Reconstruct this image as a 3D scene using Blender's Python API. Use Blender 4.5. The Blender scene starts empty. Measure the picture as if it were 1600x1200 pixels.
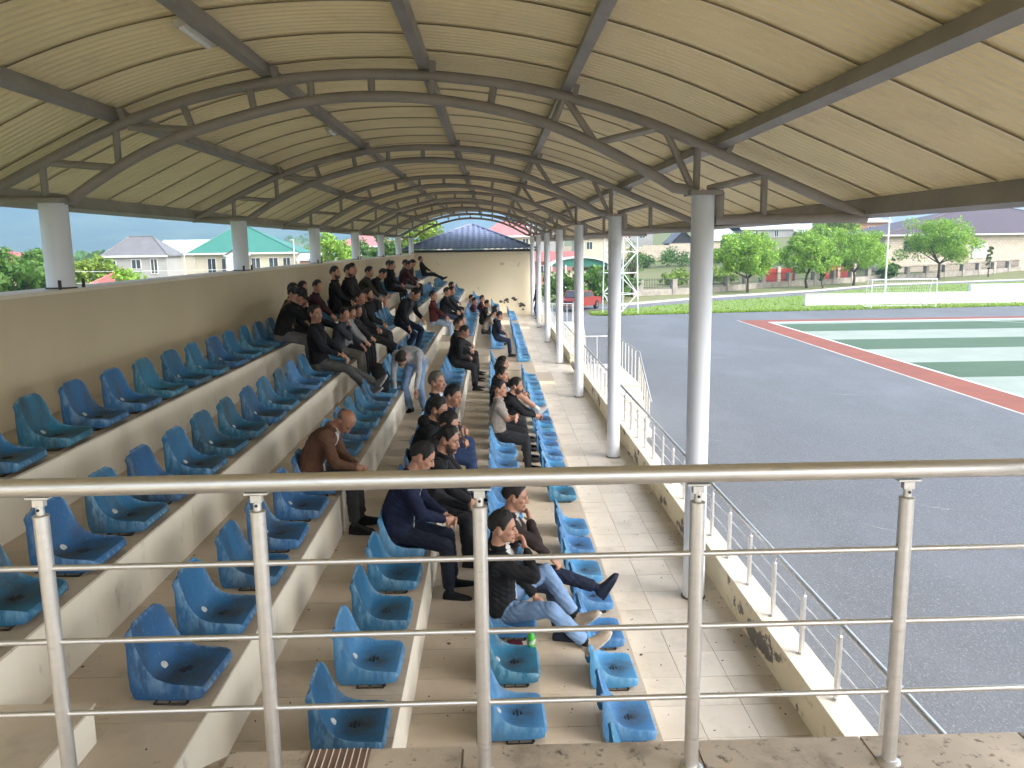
import bpy, math, random
import numpy as np
from mathutils import Vector, Matrix, kdtree
random.seed(7); rng = np.random.default_rng(7)
SC = bpy.context.scene
COL = SC.collection
R = math.radians

# ------------------------------------------------------------------ camera, sky, sun, exposure
cam = bpy.data.cameras.new('camera'); camo = bpy.data.objects.new('camera', cam); COL.objects.link(camo)
F, PITCH, YAW, ROLL = 1278.5, 0.1677, 0.0213, -0.0134
fw = Vector((math.sin(YAW)*math.cos(PITCH), math.cos(YAW)*math.cos(PITCH), -math.sin(PITCH)))
r0 = Vector((math.cos(YAW), -math.sin(YAW), 0)); u0 = r0.cross(fw)
rr = r0*math.cos(ROLL) + u0*math.sin(ROLL); uu = -r0*math.sin(ROLL) + u0*math.cos(ROLL)
m = Matrix((rr, uu, -fw)).transposed().to_4x4(); m.translation = (0, 0, 3.5788); camo.matrix_world = m
cam.sensor_fit = 'HORIZONTAL'; cam.sensor_width = 36; cam.lens = F/1600*36
cam.clip_start = 0.05; cam.clip_end = 20000
SC.camera = camo

SUN_EL, SUN_AZ = R(40), R(122)      # azimuth measured from +Y towards +X
w = bpy.data.worlds.new('World'); SC.world = w; w.use_nodes = True
nt = w.node_tree; nt.nodes.clear()
sky = nt.nodes.new('ShaderNodeTexSky'); sky.sky_type = 'NISHITA'; sky.sun_disc = False
sky.sun_elevation = SUN_EL; sky.sun_rotation = SUN_AZ; sky.air_density = 1.0; sky.dust_density = 4.0; sky.ozone_density = 1.0
hs = nt.nodes.new('ShaderNodeHueSaturation'); hs.inputs['Saturation'].default_value = 0.38
bg = nt.nodes.new('ShaderNodeBackground'); bg.inputs['Strength'].default_value = 0.15
wo = nt.nodes.new('ShaderNodeOutputWorld')
nt.links.new(sky.outputs[0], hs.inputs['Color']); nt.links.new(hs.outputs[0], bg.inputs[0]); nt.links.new(bg.outputs[0], wo.inputs[0])
sl = bpy.data.lights.new('sun', 'SUN'); sl.energy = 0.6; sl.angle = R(60); sl.color = (1, .96, .9)
so = bpy.data.objects.new('sun', sl); COL.objects.link(so)
sd = Vector((math.sin(SUN_AZ)*math.cos(SUN_EL), math.cos(SUN_AZ)*math.cos(SUN_EL), math.sin(SUN_EL)))
so.rotation_euler = sd.to_track_quat('Z', 'Y').to_euler(); so.location = (20, 10, 40)
vs = SC.view_settings; SC.display_settings.display_device = 'sRGB'
vs.view_transform = 'Standard'; vs.look = 'None'; vs.gamma = 1; vs.use_curve_mapping = False
vs.exposure = 1.95
SC.render.engine = 'CYCLES'
SC.cycles.use_denoising = True; SC.cycles.max_bounces = 10; SC.cycles.diffuse_bounces = 8; SC.cycles.glossy_bounces = 3
SC.cycles.volume_bounces = 1; SC.cycles.sample_clamp_indirect = 8

# ------------------------------------------------------------------ materials
def M(name, c1, c2=None, scale=3.0, rough=.6, metal=0.0, bump=0.0, bscale=40.0, rand=0.0, hue=0.0, stain=None,
      stain2=None, island=0.0, transl=0.0, spec=.5, stretch=(1, 1, 1), detail=6, pan=0, wear=0):
    mt = bpy.data.materials.new(name); mt.use_nodes = True
    n = mt.node_tree.nodes; L = mt.node_tree.links; b = n['Principled BSDF']
    tc = n.new('ShaderNodeTexCoord'); oi = n.new('ShaderNodeObjectInfo')
    mul = n.new('ShaderNodeMath'); mul.operation = 'MULTIPLY'; mul.inputs[1].default_value = 37.0
    L.new(oi.outputs['Random'], mul.inputs[0])
    add = n.new('ShaderNodeVectorMath'); add.operation = 'ADD'
    L.new(tc.outputs['Object'], add.inputs[0]); L.new(mul.outputs[0], add.inputs[1])
    mp = n.new('ShaderNodeVectorMath'); mp.operation = 'MULTIPLY'; mp.inputs[1].default_value = stretch
    L.new(add.outputs[0], mp.inputs[0]); co = mp.outputs[0]
    def noise(s, d=detail):
        x = n.new('ShaderNodeTexNoise'); x.inputs['Scale'].default_value = s; x.inputs['Detail'].default_value = d
        x.inputs['Roughness'].default_value = .62
        L.new(co, x.inputs['Vector']); return x.outputs['Fac']
    def ramp(f, lo, hi):
        r = n.new('ShaderNodeMapRange'); r.inputs['From Min'].default_value = lo; r.inputs['From Max'].default_value = hi
        L.new(f, r.inputs['Value']); return r.outputs[0]
    def mix(f, a, c):
        x = n.new('ShaderNodeMix'); x.data_type = 'RGBA'
        L.new(f, x.inputs['Factor'])
        for s, v in (('A', a), ('B', c)):
            sk = [i for i in x.inputs if i.name == s and i.type == 'RGBA'][0]
            if isinstance(v, tuple): sk.default_value = (*v, 1)
            else: L.new(v, sk)
        return [o for o in x.outputs if o.type == 'RGBA'][0]
    c2 = c2 or tuple(min(1, v*.86) for v in c1)
    out = mix(ramp(noise(scale), .36, .64), c1, c2)
    for st in (stain, stain2):
        if st:
            col, s, lo, hi, amt = st
            f = ramp(noise(s), lo, hi)
            k = n.new('ShaderNodeMath'); k.operation = 'MULTIPLY'; k.inputs[1].default_value = amt; k.use_clamp = True
            L.new(f, k.inputs[0]); out = mix(k.outputs[0], out, col)
    if wear:
        an = n.new('ShaderNodeAttribute'); an.attribute_name = 'wear'; f = ramp(noise(26), .42, .60); k = n.new('ShaderNodeMath'); k.operation = 'MULTIPLY'; L.new(f, k.inputs[0]); L.new(an.outputs['Fac'], k.inputs[1])
        k2 = n.new('ShaderNodeMath'); k2.operation = 'MULTIPLY'; k2.inputs[1].default_value = wear; L.new(k.outputs[0], k2.inputs[0]); out = mix(k2.outputs[0], out, (.24, .42, .58))
    if pan:
        ds = n.new('ShaderNodeVectorMath'); ds.operation = 'DISTANCE'; ds.inputs[1].default_value = (.035, 0, .09); L.new(tc.outputs['Object'], ds.inputs[0])
        f = ramp(ds.outputs['Value'], .17, .03); nf = ramp(noise(9), .30, .62); k = n.new('ShaderNodeMath'); k.operation = 'MULTIPLY'; L.new(f, k.inputs[0]); L.new(nf, k.inputs[1])
        k2 = n.new('ShaderNodeMath'); k2.operation = 'MULTIPLY'; k2.inputs[1].default_value = pan; k2.use_clamp = True; L.new(k.outputs[0], k2.inputs[0]); out = mix(k2.outputs[0], out, (.045, .048, .045))
    if rand or hue or island:
        h = n.new('ShaderNodeHueSaturation'); L.new(out, h.inputs['Color'])
        src = oi.outputs['Random']; amt = rand
        if island:
            g = n.new('ShaderNodeNewGeometry'); src = g.outputs['Random Per Island']; amt = island
        r = n.new('ShaderNodeMapRange'); r.inputs['To Min'].default_value = 1-amt; r.inputs['To Max'].default_value = 1+amt
        L.new(src, r.inputs['Value']); L.new(r.outputs[0], h.inputs['Value'])
        if hue:
            r2 = n.new('ShaderNodeMapRange'); r2.inputs['To Min'].default_value = .5-hue; r2.inputs['To Max'].default_value = .5+hue
            fr = n.new('ShaderNodeMath'); fr.operation = 'FRACT'
            m7 = n.new('ShaderNodeMath'); m7.operation = 'MULTIPLY'; m7.inputs[1].default_value = 7.31
            L.new(src, m7.inputs[0]); L.new(m7.outputs[0], fr.inputs[0]); L.new(fr.outputs[0], r2.inputs['Value'])
            L.new(r2.outputs[0], h.inputs['Hue'])
        out = h.outputs[0]
    L.new(out, b.inputs['Base Color'])
    b.inputs['Roughness'].default_value = rough; b.inputs['Metallic'].default_value = metal
    b.inputs['Specular IOR Level'].default_value = spec
    if bump:
        bp = n.new('ShaderNodeBump'); bp.inputs['Strength'].default_value = bump; bp.inputs['Distance'].default_value = .02
        L.new(noise(bscale, 8), bp.inputs['Height']); L.new(bp.outputs[0], b.inputs['Normal'])
    if transl:
        tr = n.new('ShaderNodeBsdfTranslucent'); L.new(out, tr.inputs['Color'])
        ms = n.new('ShaderNodeMixShader'); ms.inputs[0].default_value = transl
        L.new(b.outputs[0], ms.inputs[1]); L.new(tr.outputs[0], ms.inputs[2])
        L.new(ms.outputs[0], n['Material Output'].inputs['Surface'])
    return mt

dirt = (.12, .10, .075)
m_tile = M('tile', (.56, .48, .385), (.50, .42, .33), 1.2, .42, bump=.05, rand=.07, stain=(dirt, 2.2, .56, .80, .45), stain2=((.10, .08, .06), 16, .64, .74, .5))
m_tilew = M('tile_walk', (.66, .60, .52), (.58, .515, .43), 1.2, .38, bump=.05, rand=.06, stain=((.16, .13, .10), 2.6, .55, .80, .45), stain2=((.10, .08, .06), 18, .64, .74, .55))
m_tileg = M('tile_platform', (.60, .51, .41), (.50, .42, .335), 2.5, .6, bump=.1, rand=.05, stain=((.09, .07, .05), 3.5, .50, .70, .7), stain2=((.07, .055, .04), 22, .58, .68, .8))
m_grout = M('grout', (.085, .07, .055), (.06, .05, .04), 4, .9)
m_cream = M('cream_paint', (.85, .78, .66), (.78, .71, .585), 1.4, .75, bump=.12, bscale=14, stain=((.33, .27, .20), 1.7, .60, .82, .55), stain2=((.25, .2, .15), 9, .62, .74, .4), stretch=(1, 1, .45))
m_wall = M('wall_paint', (.63, .54, .385), (.57, .48, .335), .5, .8, bump=.08, bscale=30, stain=((.34, .28, .19), .9, .60, .85, .35), stretch=(1, 1, .5))
m_peel = M('peeling_paint', (.79, .70, .50), (.72, .62, .43), 1.5, .75, bump=.25, bscale=9, stain=((.17, .15, .125), 3.4, .565, .585, 1.0), stain2=((.22, .18, .13), 7, .58, .70, .6), stretch=(1, .7, 1))
m_ptop = M('parapet_top', (.80, .73, .62), (.72, .65, .54), 2, .7, bump=.1, stain=((.35, .28, .2), 5, .6, .75, .45))
m_colm = M('column_paint', (.71, .735, .79), (.65, .675, .73), 1.1, .32, bump=.03, bscale=8, stain=((.30, .28, .26), 3.2, .63, .78, .35))
m_steelp = M('truss_paint', (.33, .30, .275), (.27, .245, .225), 2.5, .45, bump=.05, stain=((.20, .10, .05), 4, .62, .76, .35))
m_purl = M('purlin_paint', (.30, .285, .27), (.24, .228, .215), 2.5, .45, bump=.05)
m_roof = M('roof_sheet', (.83, .72, .46), (.77, .66, .41), 1.2, .42, bump=.03, bscale=20, rand=.04, stain=((.38, .32, .2), 1.6, .58, .8, .4), transl=.0)
m_lapshade = M('lap_shade', (.24, .20, .14), None, 3, .7)  # dark colour standing in for the shadow line at sheet laps
m_steel = M('stainless', (.79, .78, .77), (.73, .72, .71), 6, .42, 1.0, bump=.02, bscale=90, stain=((.4, .37, .33), 8, .6, .75, .4), stretch=(1, 6, 6))
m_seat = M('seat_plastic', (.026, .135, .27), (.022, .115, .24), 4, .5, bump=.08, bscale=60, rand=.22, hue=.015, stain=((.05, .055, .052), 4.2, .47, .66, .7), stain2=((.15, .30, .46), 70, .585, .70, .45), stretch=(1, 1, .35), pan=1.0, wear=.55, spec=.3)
m_seatlit = M('seat_plastic_lit', (.062, .215, .42), (.050, .185, .37), 4, .48, bump=.08, bscale=60, rand=.15, hue=.012, stain=((.08, .10, .115), 4.2, .50, .72, .6), stain2=((.20, .38, .55), 70, .59, .70, .40), stretch=(1, 1, .35), pan=.8, wear=.5, spec=.3)  # lighter copy of the seat plastic, brighter light put into its colour
m_black = M('black_plastic', (.012, .012, .013), None, 5, .5)
m_disc = M('disc_sticker', (.62, .64, .62), (.35, .38, .38), 90, .5)
m_wire = M('dark_wire', (.05, .045, .04), None, 9, .5, .6)
m_asph = M('asphalt', (.130, .131, .137), (.114, .115, .120), .35, .66, bump=.6, bscale=45, stain=((.30, .30, .31), 52, .555, .63, .65), stain2=((.175, .18, .192), .22, .50, .66, .65), stretch=(1, .55, 1))
m_red = M('red_court', (.28, .082, .048), (.235, .07, .042), .9, .75, bump=.2, bscale=60, stain=((.22, .10, .08), .5, .6, .8, .4))
m_green = M('dark_green_court', (.075, .130, .072), (.062, .112, .062), .7, .8, bump=.2, bscale=60, stain=((.15, .2, .14), 2, .6, .8, .3))
m_lgreen = M('pale_green_court', (.32, .36, .30), (.275, .32, .265), .6, .8, bump=.2, bscale=60, stain=((.28, .34, .28), .8, .55, .8, .5))
m_white = M('white_paint', (.80, .80, .77), (.72, .72, .68), 1, .6, stain=((.45, .42, .36), 2.5, .62, .8, .4))
m_grass = M('grass_ground', (.16, .26, .04), (.19, .26, .06), .6, .9, bump=.6, bscale=9, stain=((.20, .17, .085), .25, .52, .7, .7))
m_blade = M('grass_blades', (.21, .34, .035), (.25, .36, .05), .6, .8, island=.3, hue=.02, transl=.3)
m_dryg = M('dry_grass', (.24, .22, .10), (.16, .19, .06), .25, .9, bump=.5, bscale=6)
m_leaf = M('leaf', (.31, .48, .07), (.23, .40, .055), .8, .6, island=.35, hue=.02, transl=.35)
m_leafd = M('leaf_dark', (.11, .22, .035), (.08, .175, .028), .8, .6, island=.35, hue=.02, transl=.3)
m_leafy = M('leaf_yellow_green', (.28, .38, .06), (.22, .33, .05), .8, .6, island=.35, hue=.02, transl=.35)
m_bark = M('bark', (.11, .08, .06), (.07, .055, .04), 8, .9, bump=.5, bscale=18)
m_stone = M('stone_block', (.46, .38, .29), (.36, .29, .22), 1.5, .85, bump=.3, bscale=5, rand=.14)
m_stonew = M('rough_stone', (.40, .36, .31), (.27, .24, .205), 1.6, .9, bump=.8, bscale=3.5, rand=.1)
m_mortar = M('mortar', (.33, .29, .24), None, 3, .9)
m_purple = M('purple_roof', (.105, .070, .080), (.090, .060, .070), .4, .5, bump=.05)
m_grayr = M('gray_roof', (.20, .195, .20), (.165, .16, .165), .8, .6)
m_grayw = M('gray_wall', (.42, .40, .385), (.36, .345, .33), .6, .8, bump=.15, bscale=5)
m_teal = M('teal_roof', (.055, .215, .165), (.047, .19, .145), .5, .45)
m_creamh = M('house_cream', (.66, .58, .44), (.60, .52, .39), .6, .8)
m_redroof = M('red_roof', (.50, .135, .115), (.42, .115, .10), .7, .55)
m_pinkroof = M('pink_roof', (.52, .20, .19), (.45, .17, .165), .7, .55)
m_whiter = M('white_roof', (.66, .67, .69), (.58, .59, .61), .8, .5)
m_bluer = M('blue_tile_roof', (.20, .235, .345), (.165, .195, .29), .8, .4, bump=.05)
m_brick = M('orange_brick', (.42, .19, .11), (.34, .15, .09), 1.5, .85, bump=.3)
m_glass = M('window_glass', (.04, .05, .06), (.07, .08, .09), .8, .12, spec=.8)
m_frame = M('window_frame', (.74, .74, .71), None, 2, .5)
m_dark = M('dark_void', (.03, .028, .026), None, 2, .8)
m_redgate = M('red_gate', (.46, .05, .035), (.38, .045, .03), .8, .5)
m_iron = M('fence_iron', (.05, .05, .052), None, 3, .5, .3)
m_carred = M('car_paint', (.28, .03, .022), (.25, .026, .02), .5, .3, spec=.7)
m_chrome = M('chrome', (.6, .6, .6), None, 3, .25, 1)
m_rubber = M('rubber', (.02, .02, .02), None, 5, .8)
m_mount = M('mountain', (.03, .05, .022), (.075, .10, .04), .006, .95, stain=((.12, .15, .06), .0034, .52, .62, .6))
m_hill = M('hill_ground', (.13, .17, .05), (.20, .19, .085), .03, .95, bump=.3, bscale=.5)
m_lamp = M('lamp_body', (.62, .60, .54), None, 4, .4)
m_drain = M('drain_mat', (.23, .145, .115), (.19, .12, .095), 6, .7)
m_path = M('path_asphalt', (.19, .19, .20), (.15, .15, .16), .4, .9, bump=.3)
m_kerb = M('kerb_stone', (.55, .52, .46), (.45, .42, .37), .8, .8)
m_net = M('net_cord', (.75, .75, .73), None, 3, .7)
_mats = {}
def cloth(c, rough=.85, name='cloth'):
    k = (tuple(c), name)
    if k not in _mats:
        _mats[k] = M(name, tuple(c), tuple(v*.75 for v in c), 9, rough, bump=.25, bscale=160, spec=.25, stain=(tuple(min(1, v*1.35+.003) for v in c), 5, .5, .7, .4))
    return _mats[k]
m_skin = M('skin', (.46, .245, .165), (.40, .205, .135), 9, .5, bump=.06, bscale=160, rand=.10)
m_skint = M('skin_tan', (.34, .165, .10), (.28, .13, .08), 9, .5, bump=.06, bscale=160)
m_lip = M('lip', (.30, .11, .085), None, 5, .45)
m_hair = M('hair', (.007, .0055, .005), (.014, .011, .009), 60, .6, bump=.6, bscale=150)
m_hairg = M('hair_gray', (.17, .15, .125), (.09, .08, .065), 60, .6, bump=.6, bscale=150)
m_beard = M('beard', (.045, .030, .023), (.09, .055, .04), 60, .7, bump=.5, bscale=150)
m_eye = M('eye', (.07, .05, .045), None, 5, .2)

# ------------------------------------------------------------------ mesh helpers
class MB:
    def __init__(s): s.v = []; s.f = []; s.mi = []; s.k = 0
    def add(s, v, f, mi=0):
        o = len(s.v); s.v += [tuple(p) for p in v]; s.f += [tuple(i+o for i in q) for q in f]; s.mi += [mi]*len(f); return s
    def box(s, x0, x1, y0, y1, z0, z1, mi=0, bev=0):
        v = [(x0, y0, z0), (x1, y0, z0), (x1, y1, z0), (x0, y1, z0), (x0, y0, z1), (x1, y0, z1), (x1, y1, z1), (x0, y1, z1)]
        return s.add(v, [(0, 3, 2, 1), (4, 5, 6, 7), (0, 1, 5, 4), (1, 2, 6, 5), (2, 3, 7, 6), (3, 0, 4, 7)], mi)
    def obox(s, c, ax, ay, az, mi=0):
        c = Vector(c); ax = Vector(ax); ay = Vector(ay); az = Vector(az); v = []
        for k in (-1, 1):
            for a, b in ((-1, -1), (1, -1), (1, 1), (-1, 1)): v.append(c+ax*a+ay*b+az*k)
        return s.add(v, [(0, 3, 2, 1), (4, 5, 6, 7), (0, 1, 5, 4), (1, 2, 6, 5), (2, 3, 7, 6), (3, 0, 4, 7)], mi)
    def tube(s, pts, r, n=10, mi=0, caps=True, prof=None):
        pts = [Vector(p) for p in pts]; rs = r if isinstance(r, (list, tuple)) else [r]*len(pts)
        ring = []; t0 = (pts[1]-pts[0]).normalized(); up = Vector((0, 0, 1)) if abs(t0.z) < .9 else Vector((1, 0, 0))
        a = t0.cross(up).normalized()
        for i, p in enumerate(pts):
            t = ((pts[min(i+1, len(pts)-1)]-pts[max(i-1, 0)])).normalized()
            a = (a - t*a.dot(t)).normalized(); b = t.cross(a)
            ring.append([p+(a*math.cos(2*math.pi*k/n)+b*math.sin(2*math.pi*k/n))*rs[i]*(prof[k % len(prof)] if prof else 1) for k in range(n)])
        v = [q for g in ring for q in g]; f = []
        for i in range(len(pts)-1):
            for k in range(n): f.append((i*n+k, i*n+(k+1) % n, (i+1)*n+(k+1) % n, (i+1)*n+k))
        if caps: f += [tuple(range(n-1, -1, -1)), tuple((len(pts)-1)*n+k for k in range(n))]
        return s.add(v, f, mi)
    def lathe(s, prof, c=(0, 0, 0), n=16, mi=0):
        v = []; f = []
        for r, z in prof: v += [(c[0]+r*math.cos(2*math.pi*k/n), c[1]+r*math.sin(2*math.pi*k/n), c[2]+z) for k in range(n)]
        for i in range(len(prof)-1):
            for k in range(n): f.append((i*n+k, i*n+(k+1) % n, (i+1)*n+(k+1) % n, (i+1)*n+k))
        f += [tuple(range(n-1, -1, -1)), tuple((len(prof)-1)*n+k for k in range(n))]
        return s.add(v, f, mi)
    def prism(s, poly, d0, d1, axis='y', mi=0):
        n = len(poly)
        def P(a, b, d): return (a, d, b) if axis == 'y' else ((d, a, b) if axis == 'x' else (a, b, d))
        v = [P(a, b, d0) for a, b in poly]+[P(a, b, d1) for a, b in poly]
        f = [tuple(range(n)), tuple(range(2*n-1, n-1, -1))]+[(i, i+n, (i+1) % n+n, (i+1) % n) for i in range(n)]
        return s.add(v, f, mi)
    def sheet(s, poly, z, mi=0):
        return s.add([(x, y, z) for x, y in poly], [tuple(range(len(poly)))], mi)
    def grid(s, rows, mi=0, closed=False):
        n = len(rows[0]); v = [p for r in rows for p in r]; f = []
        for i in range(len(rows)-1):
            for k in range(n-1 if not closed else n): f.append((i*n+k, i*n+(k+1) % n, (i+1)*n+(k+1) % n, (i+1)*n+k))
        return s.add(v, f, mi)
    def mesh(s, name, mats, smooth=False, origin=(0, 0, 0), fix=True):
        me = bpy.data.meshes.new(name)
        o = Vector(origin)
        me.from_pydata([(p[0]-o.x, p[1]-o.y, p[2]-o.z) for p in s.v], [], s.f)
        for q in (mats if isinstance(mats, (list, tuple)) else [mats]): me.materials.append(q)
        if len(me.materials) > 1: me.polygons.foreach_set('material_index', s.mi)
        if fix:
            import bmesh
            bm = bmesh.new(); bm.from_mesh(me); bmesh.ops.recalc_face_normals(bm, faces=bm.faces); bm.to_mesh(me); bm.free()
        if smooth:
            me.polygons.foreach_set('use_smooth', [True]*len(me.polygons))
            if smooth != 'all': me.set_sharp_from_angle(angle=R(40))
        me.update(); return me
    def build(s, name, mats, parent=None, smooth=False, kind=None, fix=True, origin=None):
        org = origin if origin is not None else (world_loc(parent) if parent else (0, 0, 0))
        o = bpy.data.objects.new(name, s.mesh(name, mats, smooth, org, fix)); COL.objects.link(o)
        if parent: o.parent = parent
        elif origin is not None: o.location = origin
        if kind: o['kind'] = kind
        return o
def world_loc(o):
    v = Vector((0, 0, 0))
    while o: v += Vector(o.location); o = o.parent
    return v
def thing(name, label, cat, loc=(0, 0, 0), group=None, rz=0):
    o = bpy.data.objects.new(name, None); COL.objects.link(o); o.location = loc; o.rotation_euler.z = rz
    o.empty_display_size = .2
    return tag(o, label, cat, group)
def tag(o, label, cat, group=None):
    o['label'] = label; o['category'] = cat
    if group: o['group'] = group
    return o
def obj(name, me, parent=None, loc=(0, 0, 0), kind=None, rot=None):
    o = bpy.data.objects.new(name, me); COL.objects.link(o); o.location = loc
    if rot: o.rotation_euler = rot
    if parent: o.parent = parent
    if kind: o['kind'] = kind
    return o
ORD = ['first', 'second', 'third', 'fourth', 'fifth', 'sixth', 'seventh', 'eighth', 'ninth', 'tenth', 'eleventh', 'twelfth', 'thirteenth',
       'fourteenth', 'fifteenth', 'sixteenth', 'seventeenth', 'eighteenth', 'nineteenth', 'twentieth', 'twenty-first', 'twenty-second', 'twenty-third', 'twenty-fourth',
       'twenty-fifth', 'twenty-sixth', 'twenty-seventh', 'twenty-eighth', 'twenty-ninth', 'thirtieth']

# ------------------------------------------------------------------ the setting: ground
GZ = -1.0
YEND = 42.25
def terr(x, y):
    s = lambda a, b, t: (lambda q: q*q*(3-2*q))(min(1, max(0, (t-a)/(b-a))))
    h = -1.03 + s(88, 230, y)*s(-25, 70, x)*8.5 + s(96, 115, y)*s(20, 40, x)*.5 - s(-6, -30, x)*.6*s(0, 30, y)
    return h
def axis_pts(lo, hi, dense_lo, dense_hi, step, grow=1.35):
    a = list(np.arange(dense_lo, dense_hi+.01, step)); d = step; x = a[-1]
    while x < hi: d *= grow; x = min(hi, x+d); a.append(x)
    d = step; x = a[0]; pre = []
    while x > lo: d *= grow; x = max(lo, x-d); pre.append(x)
    return pre[::-1]+a
xs = axis_pts(-4600, 900, -60, 110, 5); ys = axis_pts(-400, 4700, -20, 240, 5)
g = MB(); g.grid([[(x, y, terr(x, y)) for x in xs] for y in ys]); g.build('ground', m_hill, smooth='all', kind='structure')
b = MB(); b.sheet([(2.52, -30), (90, -30), (90, 62), (40, 56.2), (36.6, 55.7), (20.5, 54.3), (14.3, 53.8), (7.5, 52.9), (6.2, 53.4), (6.4, 57), (9.3, 60.5), (9.0, 63), (-6, 61), (-6, 42.3), (2.52, 42.3)], GZ)
b.build('asphalt_yard', m_asph, kind='structure')
def stripe(name, mat, x0, x1, y0, y1, z):
    k = lambda x, y: x+.02*(y-48.3) if x < 20 else x
    MB().sheet([(k(x0, y0), y0), (k(x1, y0), y0), (k(x1, y1), y1), (k(x0, y1), y1)], z).build(name, mat, kind='structure')
stripe('court_red_band', m_red, 14.55, 60, -20, 48.3, GZ+.004)
stripe('court_inner_line', m_white, 15.90, 60, -20, 47.0, GZ+.008)
stripe('court_pale_turf', m_lgreen, 16.02, 60, -20, 46.75, GZ+.012)
for i, (a, c) in enumerate([(41.7, 45.55), (34.3, 37.9), (26.8, 30.3), (19.2, 22.9), (11.6, 15.4), (4, 7.8)]):
    stripe('court_dark_stripe', m_green, 16.05, 60, a, c, GZ+.016)
stripe('court_edge_line', m_kerb, 14.46, 14.55, -20, 48.4, GZ+.005)
MB().add([(27.5, 46.1, GZ+.02), (27.62, 46.1, GZ+.02), (30.62, 43.0, GZ+.02), (30.5, 43.0, GZ+.02)], [(0, 1, 2, 3)]).build('court_corner_line', m_white, kind='structure')
grass_poly = [(6.5, 53.3), (7.5, 52.95), (14.3, 53.85), (20.5, 54.35), (36.6, 55.75), (60, 58), (90, 62.1), (90, 96), (59, 88.5), (40.3, 82.3), (29.4, 73.2), (27.3, 70.6), (17, 64.6), (9.2, 58.2), (6.6, 56.6)]
MB().sheet(grass_poly, GZ+.01).build('grass_strip', m_grass, kind='structure')
MB().sheet([(5, 57.3), (9.1, 58.25), (17, 64.65), (27.3, 70.65), (40.3, 82.4), (59, 88.6), (90, 96.1), (90, 98.5), (59, 90.8), (40.3, 84.4), (29.4, 75.4), (18, 68.6), (9.5, 61.5), (5, 59.8)], GZ+.004).build('path', m_path, kind='structure')
kb = MB()
kp = [(9.5, 61.6), (18, 68.7), (29.4, 75.5), (40.3, 84.5), (59, 90.9), (90, 98.6)]
for (xa, ya), (xb, yb) in zip(kp, kp[1:]):
    d = Vector((xb-xa, yb-ya, 0)); c = Vector(((xa+xb)/2, (ya+yb)/2, GZ+.05)); n_ = Vector((-d.y, d.x, 0)).normalized()
    kb.obox(c, d*.5, n_*.14, Vector((0, 0, .09)))
kb.build('kerb', m_kerb, kind='structure')
MB().sheet([(9.5, 61.8), (18, 68.9), (29.4, 75.7), (40.3, 84.7), (59, 91.1), (90, 98.8), (90, 108), (68.5, 106), (57, 99.5), (42.7, 93.4), (34, 87), (27.4, 83.6), (19.6, 75.5), (13, 73.3), (8, 70)], GZ+.012).build('verge', m_dryg, kind='structure')
sc_ = MB()
for (x0, y0, x1, y1, wd) in [(5.2, 16.2, 6.4, 15.6, .035), (5.9, 12.8, 6.5, 12.2, .03), (4.6, 18.9, 5.3, 18.6, .04), (9.8, 24.5, 11.2, 23.8, .04), (8.2, 33, 9.6, 32.2, .06), (7.4, 13.6, 7.9, 13.3, .03)]:
    n_ = 7; L_ = []; R_ = []
    for i in range(n_):
        t = i/(n_-1); x = x0+(x1-x0)*t+random.gauss(0, .02); y = y0+(y1-y0)*t+random.gauss(0, .03); h = wd*math.sin(math.pi*(t*.9+.05))*random.uniform(.4, 1)
        L_.append((x, y-h, GZ+.004)); R_.append((x, y+h, GZ+.004))
    sc_.grid([L_, R_])
sc_.build('asphalt_scrapes', M('scrape_paint', (.34, .34, .33), (.2, .2, .2), 6, .8), kind='structure')
# grass blades: uncountable
def inpoly(x, y, P):
    c = False; j = len(P)-1
    for i in range(len(P)):
        if (P[i][1] > y) != (P[j][1] > y) and x < (P[j][0]-P[i][0])*(y-P[i][1])/(P[j][1]-P[i][1])+P[i][0]: c = not c
        j = i
    return c
gb = MB(); k = 0
while k < 16000:
    y = 52.9+36*random.random()**1.8; x = random.uniform(6, 66)
    if not inpoly(x, y, grass_poly) : continue
    if random.random() < .35: # fringe along the asphalt edge
        t = random.random(); seg = [(6.5, 53.3), (7.5, 52.95), (14.3, 53.85), (20.5, 54.35), (36.6, 55.75), (60, 58)]
        i = random.randrange(5); x = seg[i][0]+(seg[i+1][0]-seg[i][0])*t; y = seg[i][1]+(seg[i+1][1]-seg[i][1])*t+random.random()**2*1.2
    h = random.uniform(.05, .15); a = random.uniform(0, 6.28); wd = random.uniform(.03, .07)
    dx, dy = math.cos(a)*wd, math.sin(a)*wd; l = random.uniform(-.1, .1)
    gb.add([(x-dx, y-dy, GZ), (x+dx, y+dy, GZ), (x+l, y+l, GZ+h)], [(0, 1, 2)]); k += 1
gb.build('grass', m_blade, kind='stuff', fix=False)
# weeds at the foot of the parapet
gb = MB()
for k in range(260):
    c = random.choice([(2.75, 5.6), (2.72, 6.6), (2.8, 4.6), (2.7, 8.3)]); x = max(2.56, random.gauss(c[0], .08)); y = random.gauss(c[1], .22)
    h = random.uniform(.03, .13); a = random.uniform(0, 6.28); dx, dy = math.cos(a)*.012, math.sin(a)*.012
    gb.add([(x-dx, y-dy, GZ), (x+dx, y+dy, GZ), (x+random.gauss(0, .05), y+random.gauss(0, .05), GZ+h)], [(0, 1, 2)])
gb.build('weeds', m_blade, kind='stuff', fix=False)

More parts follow.
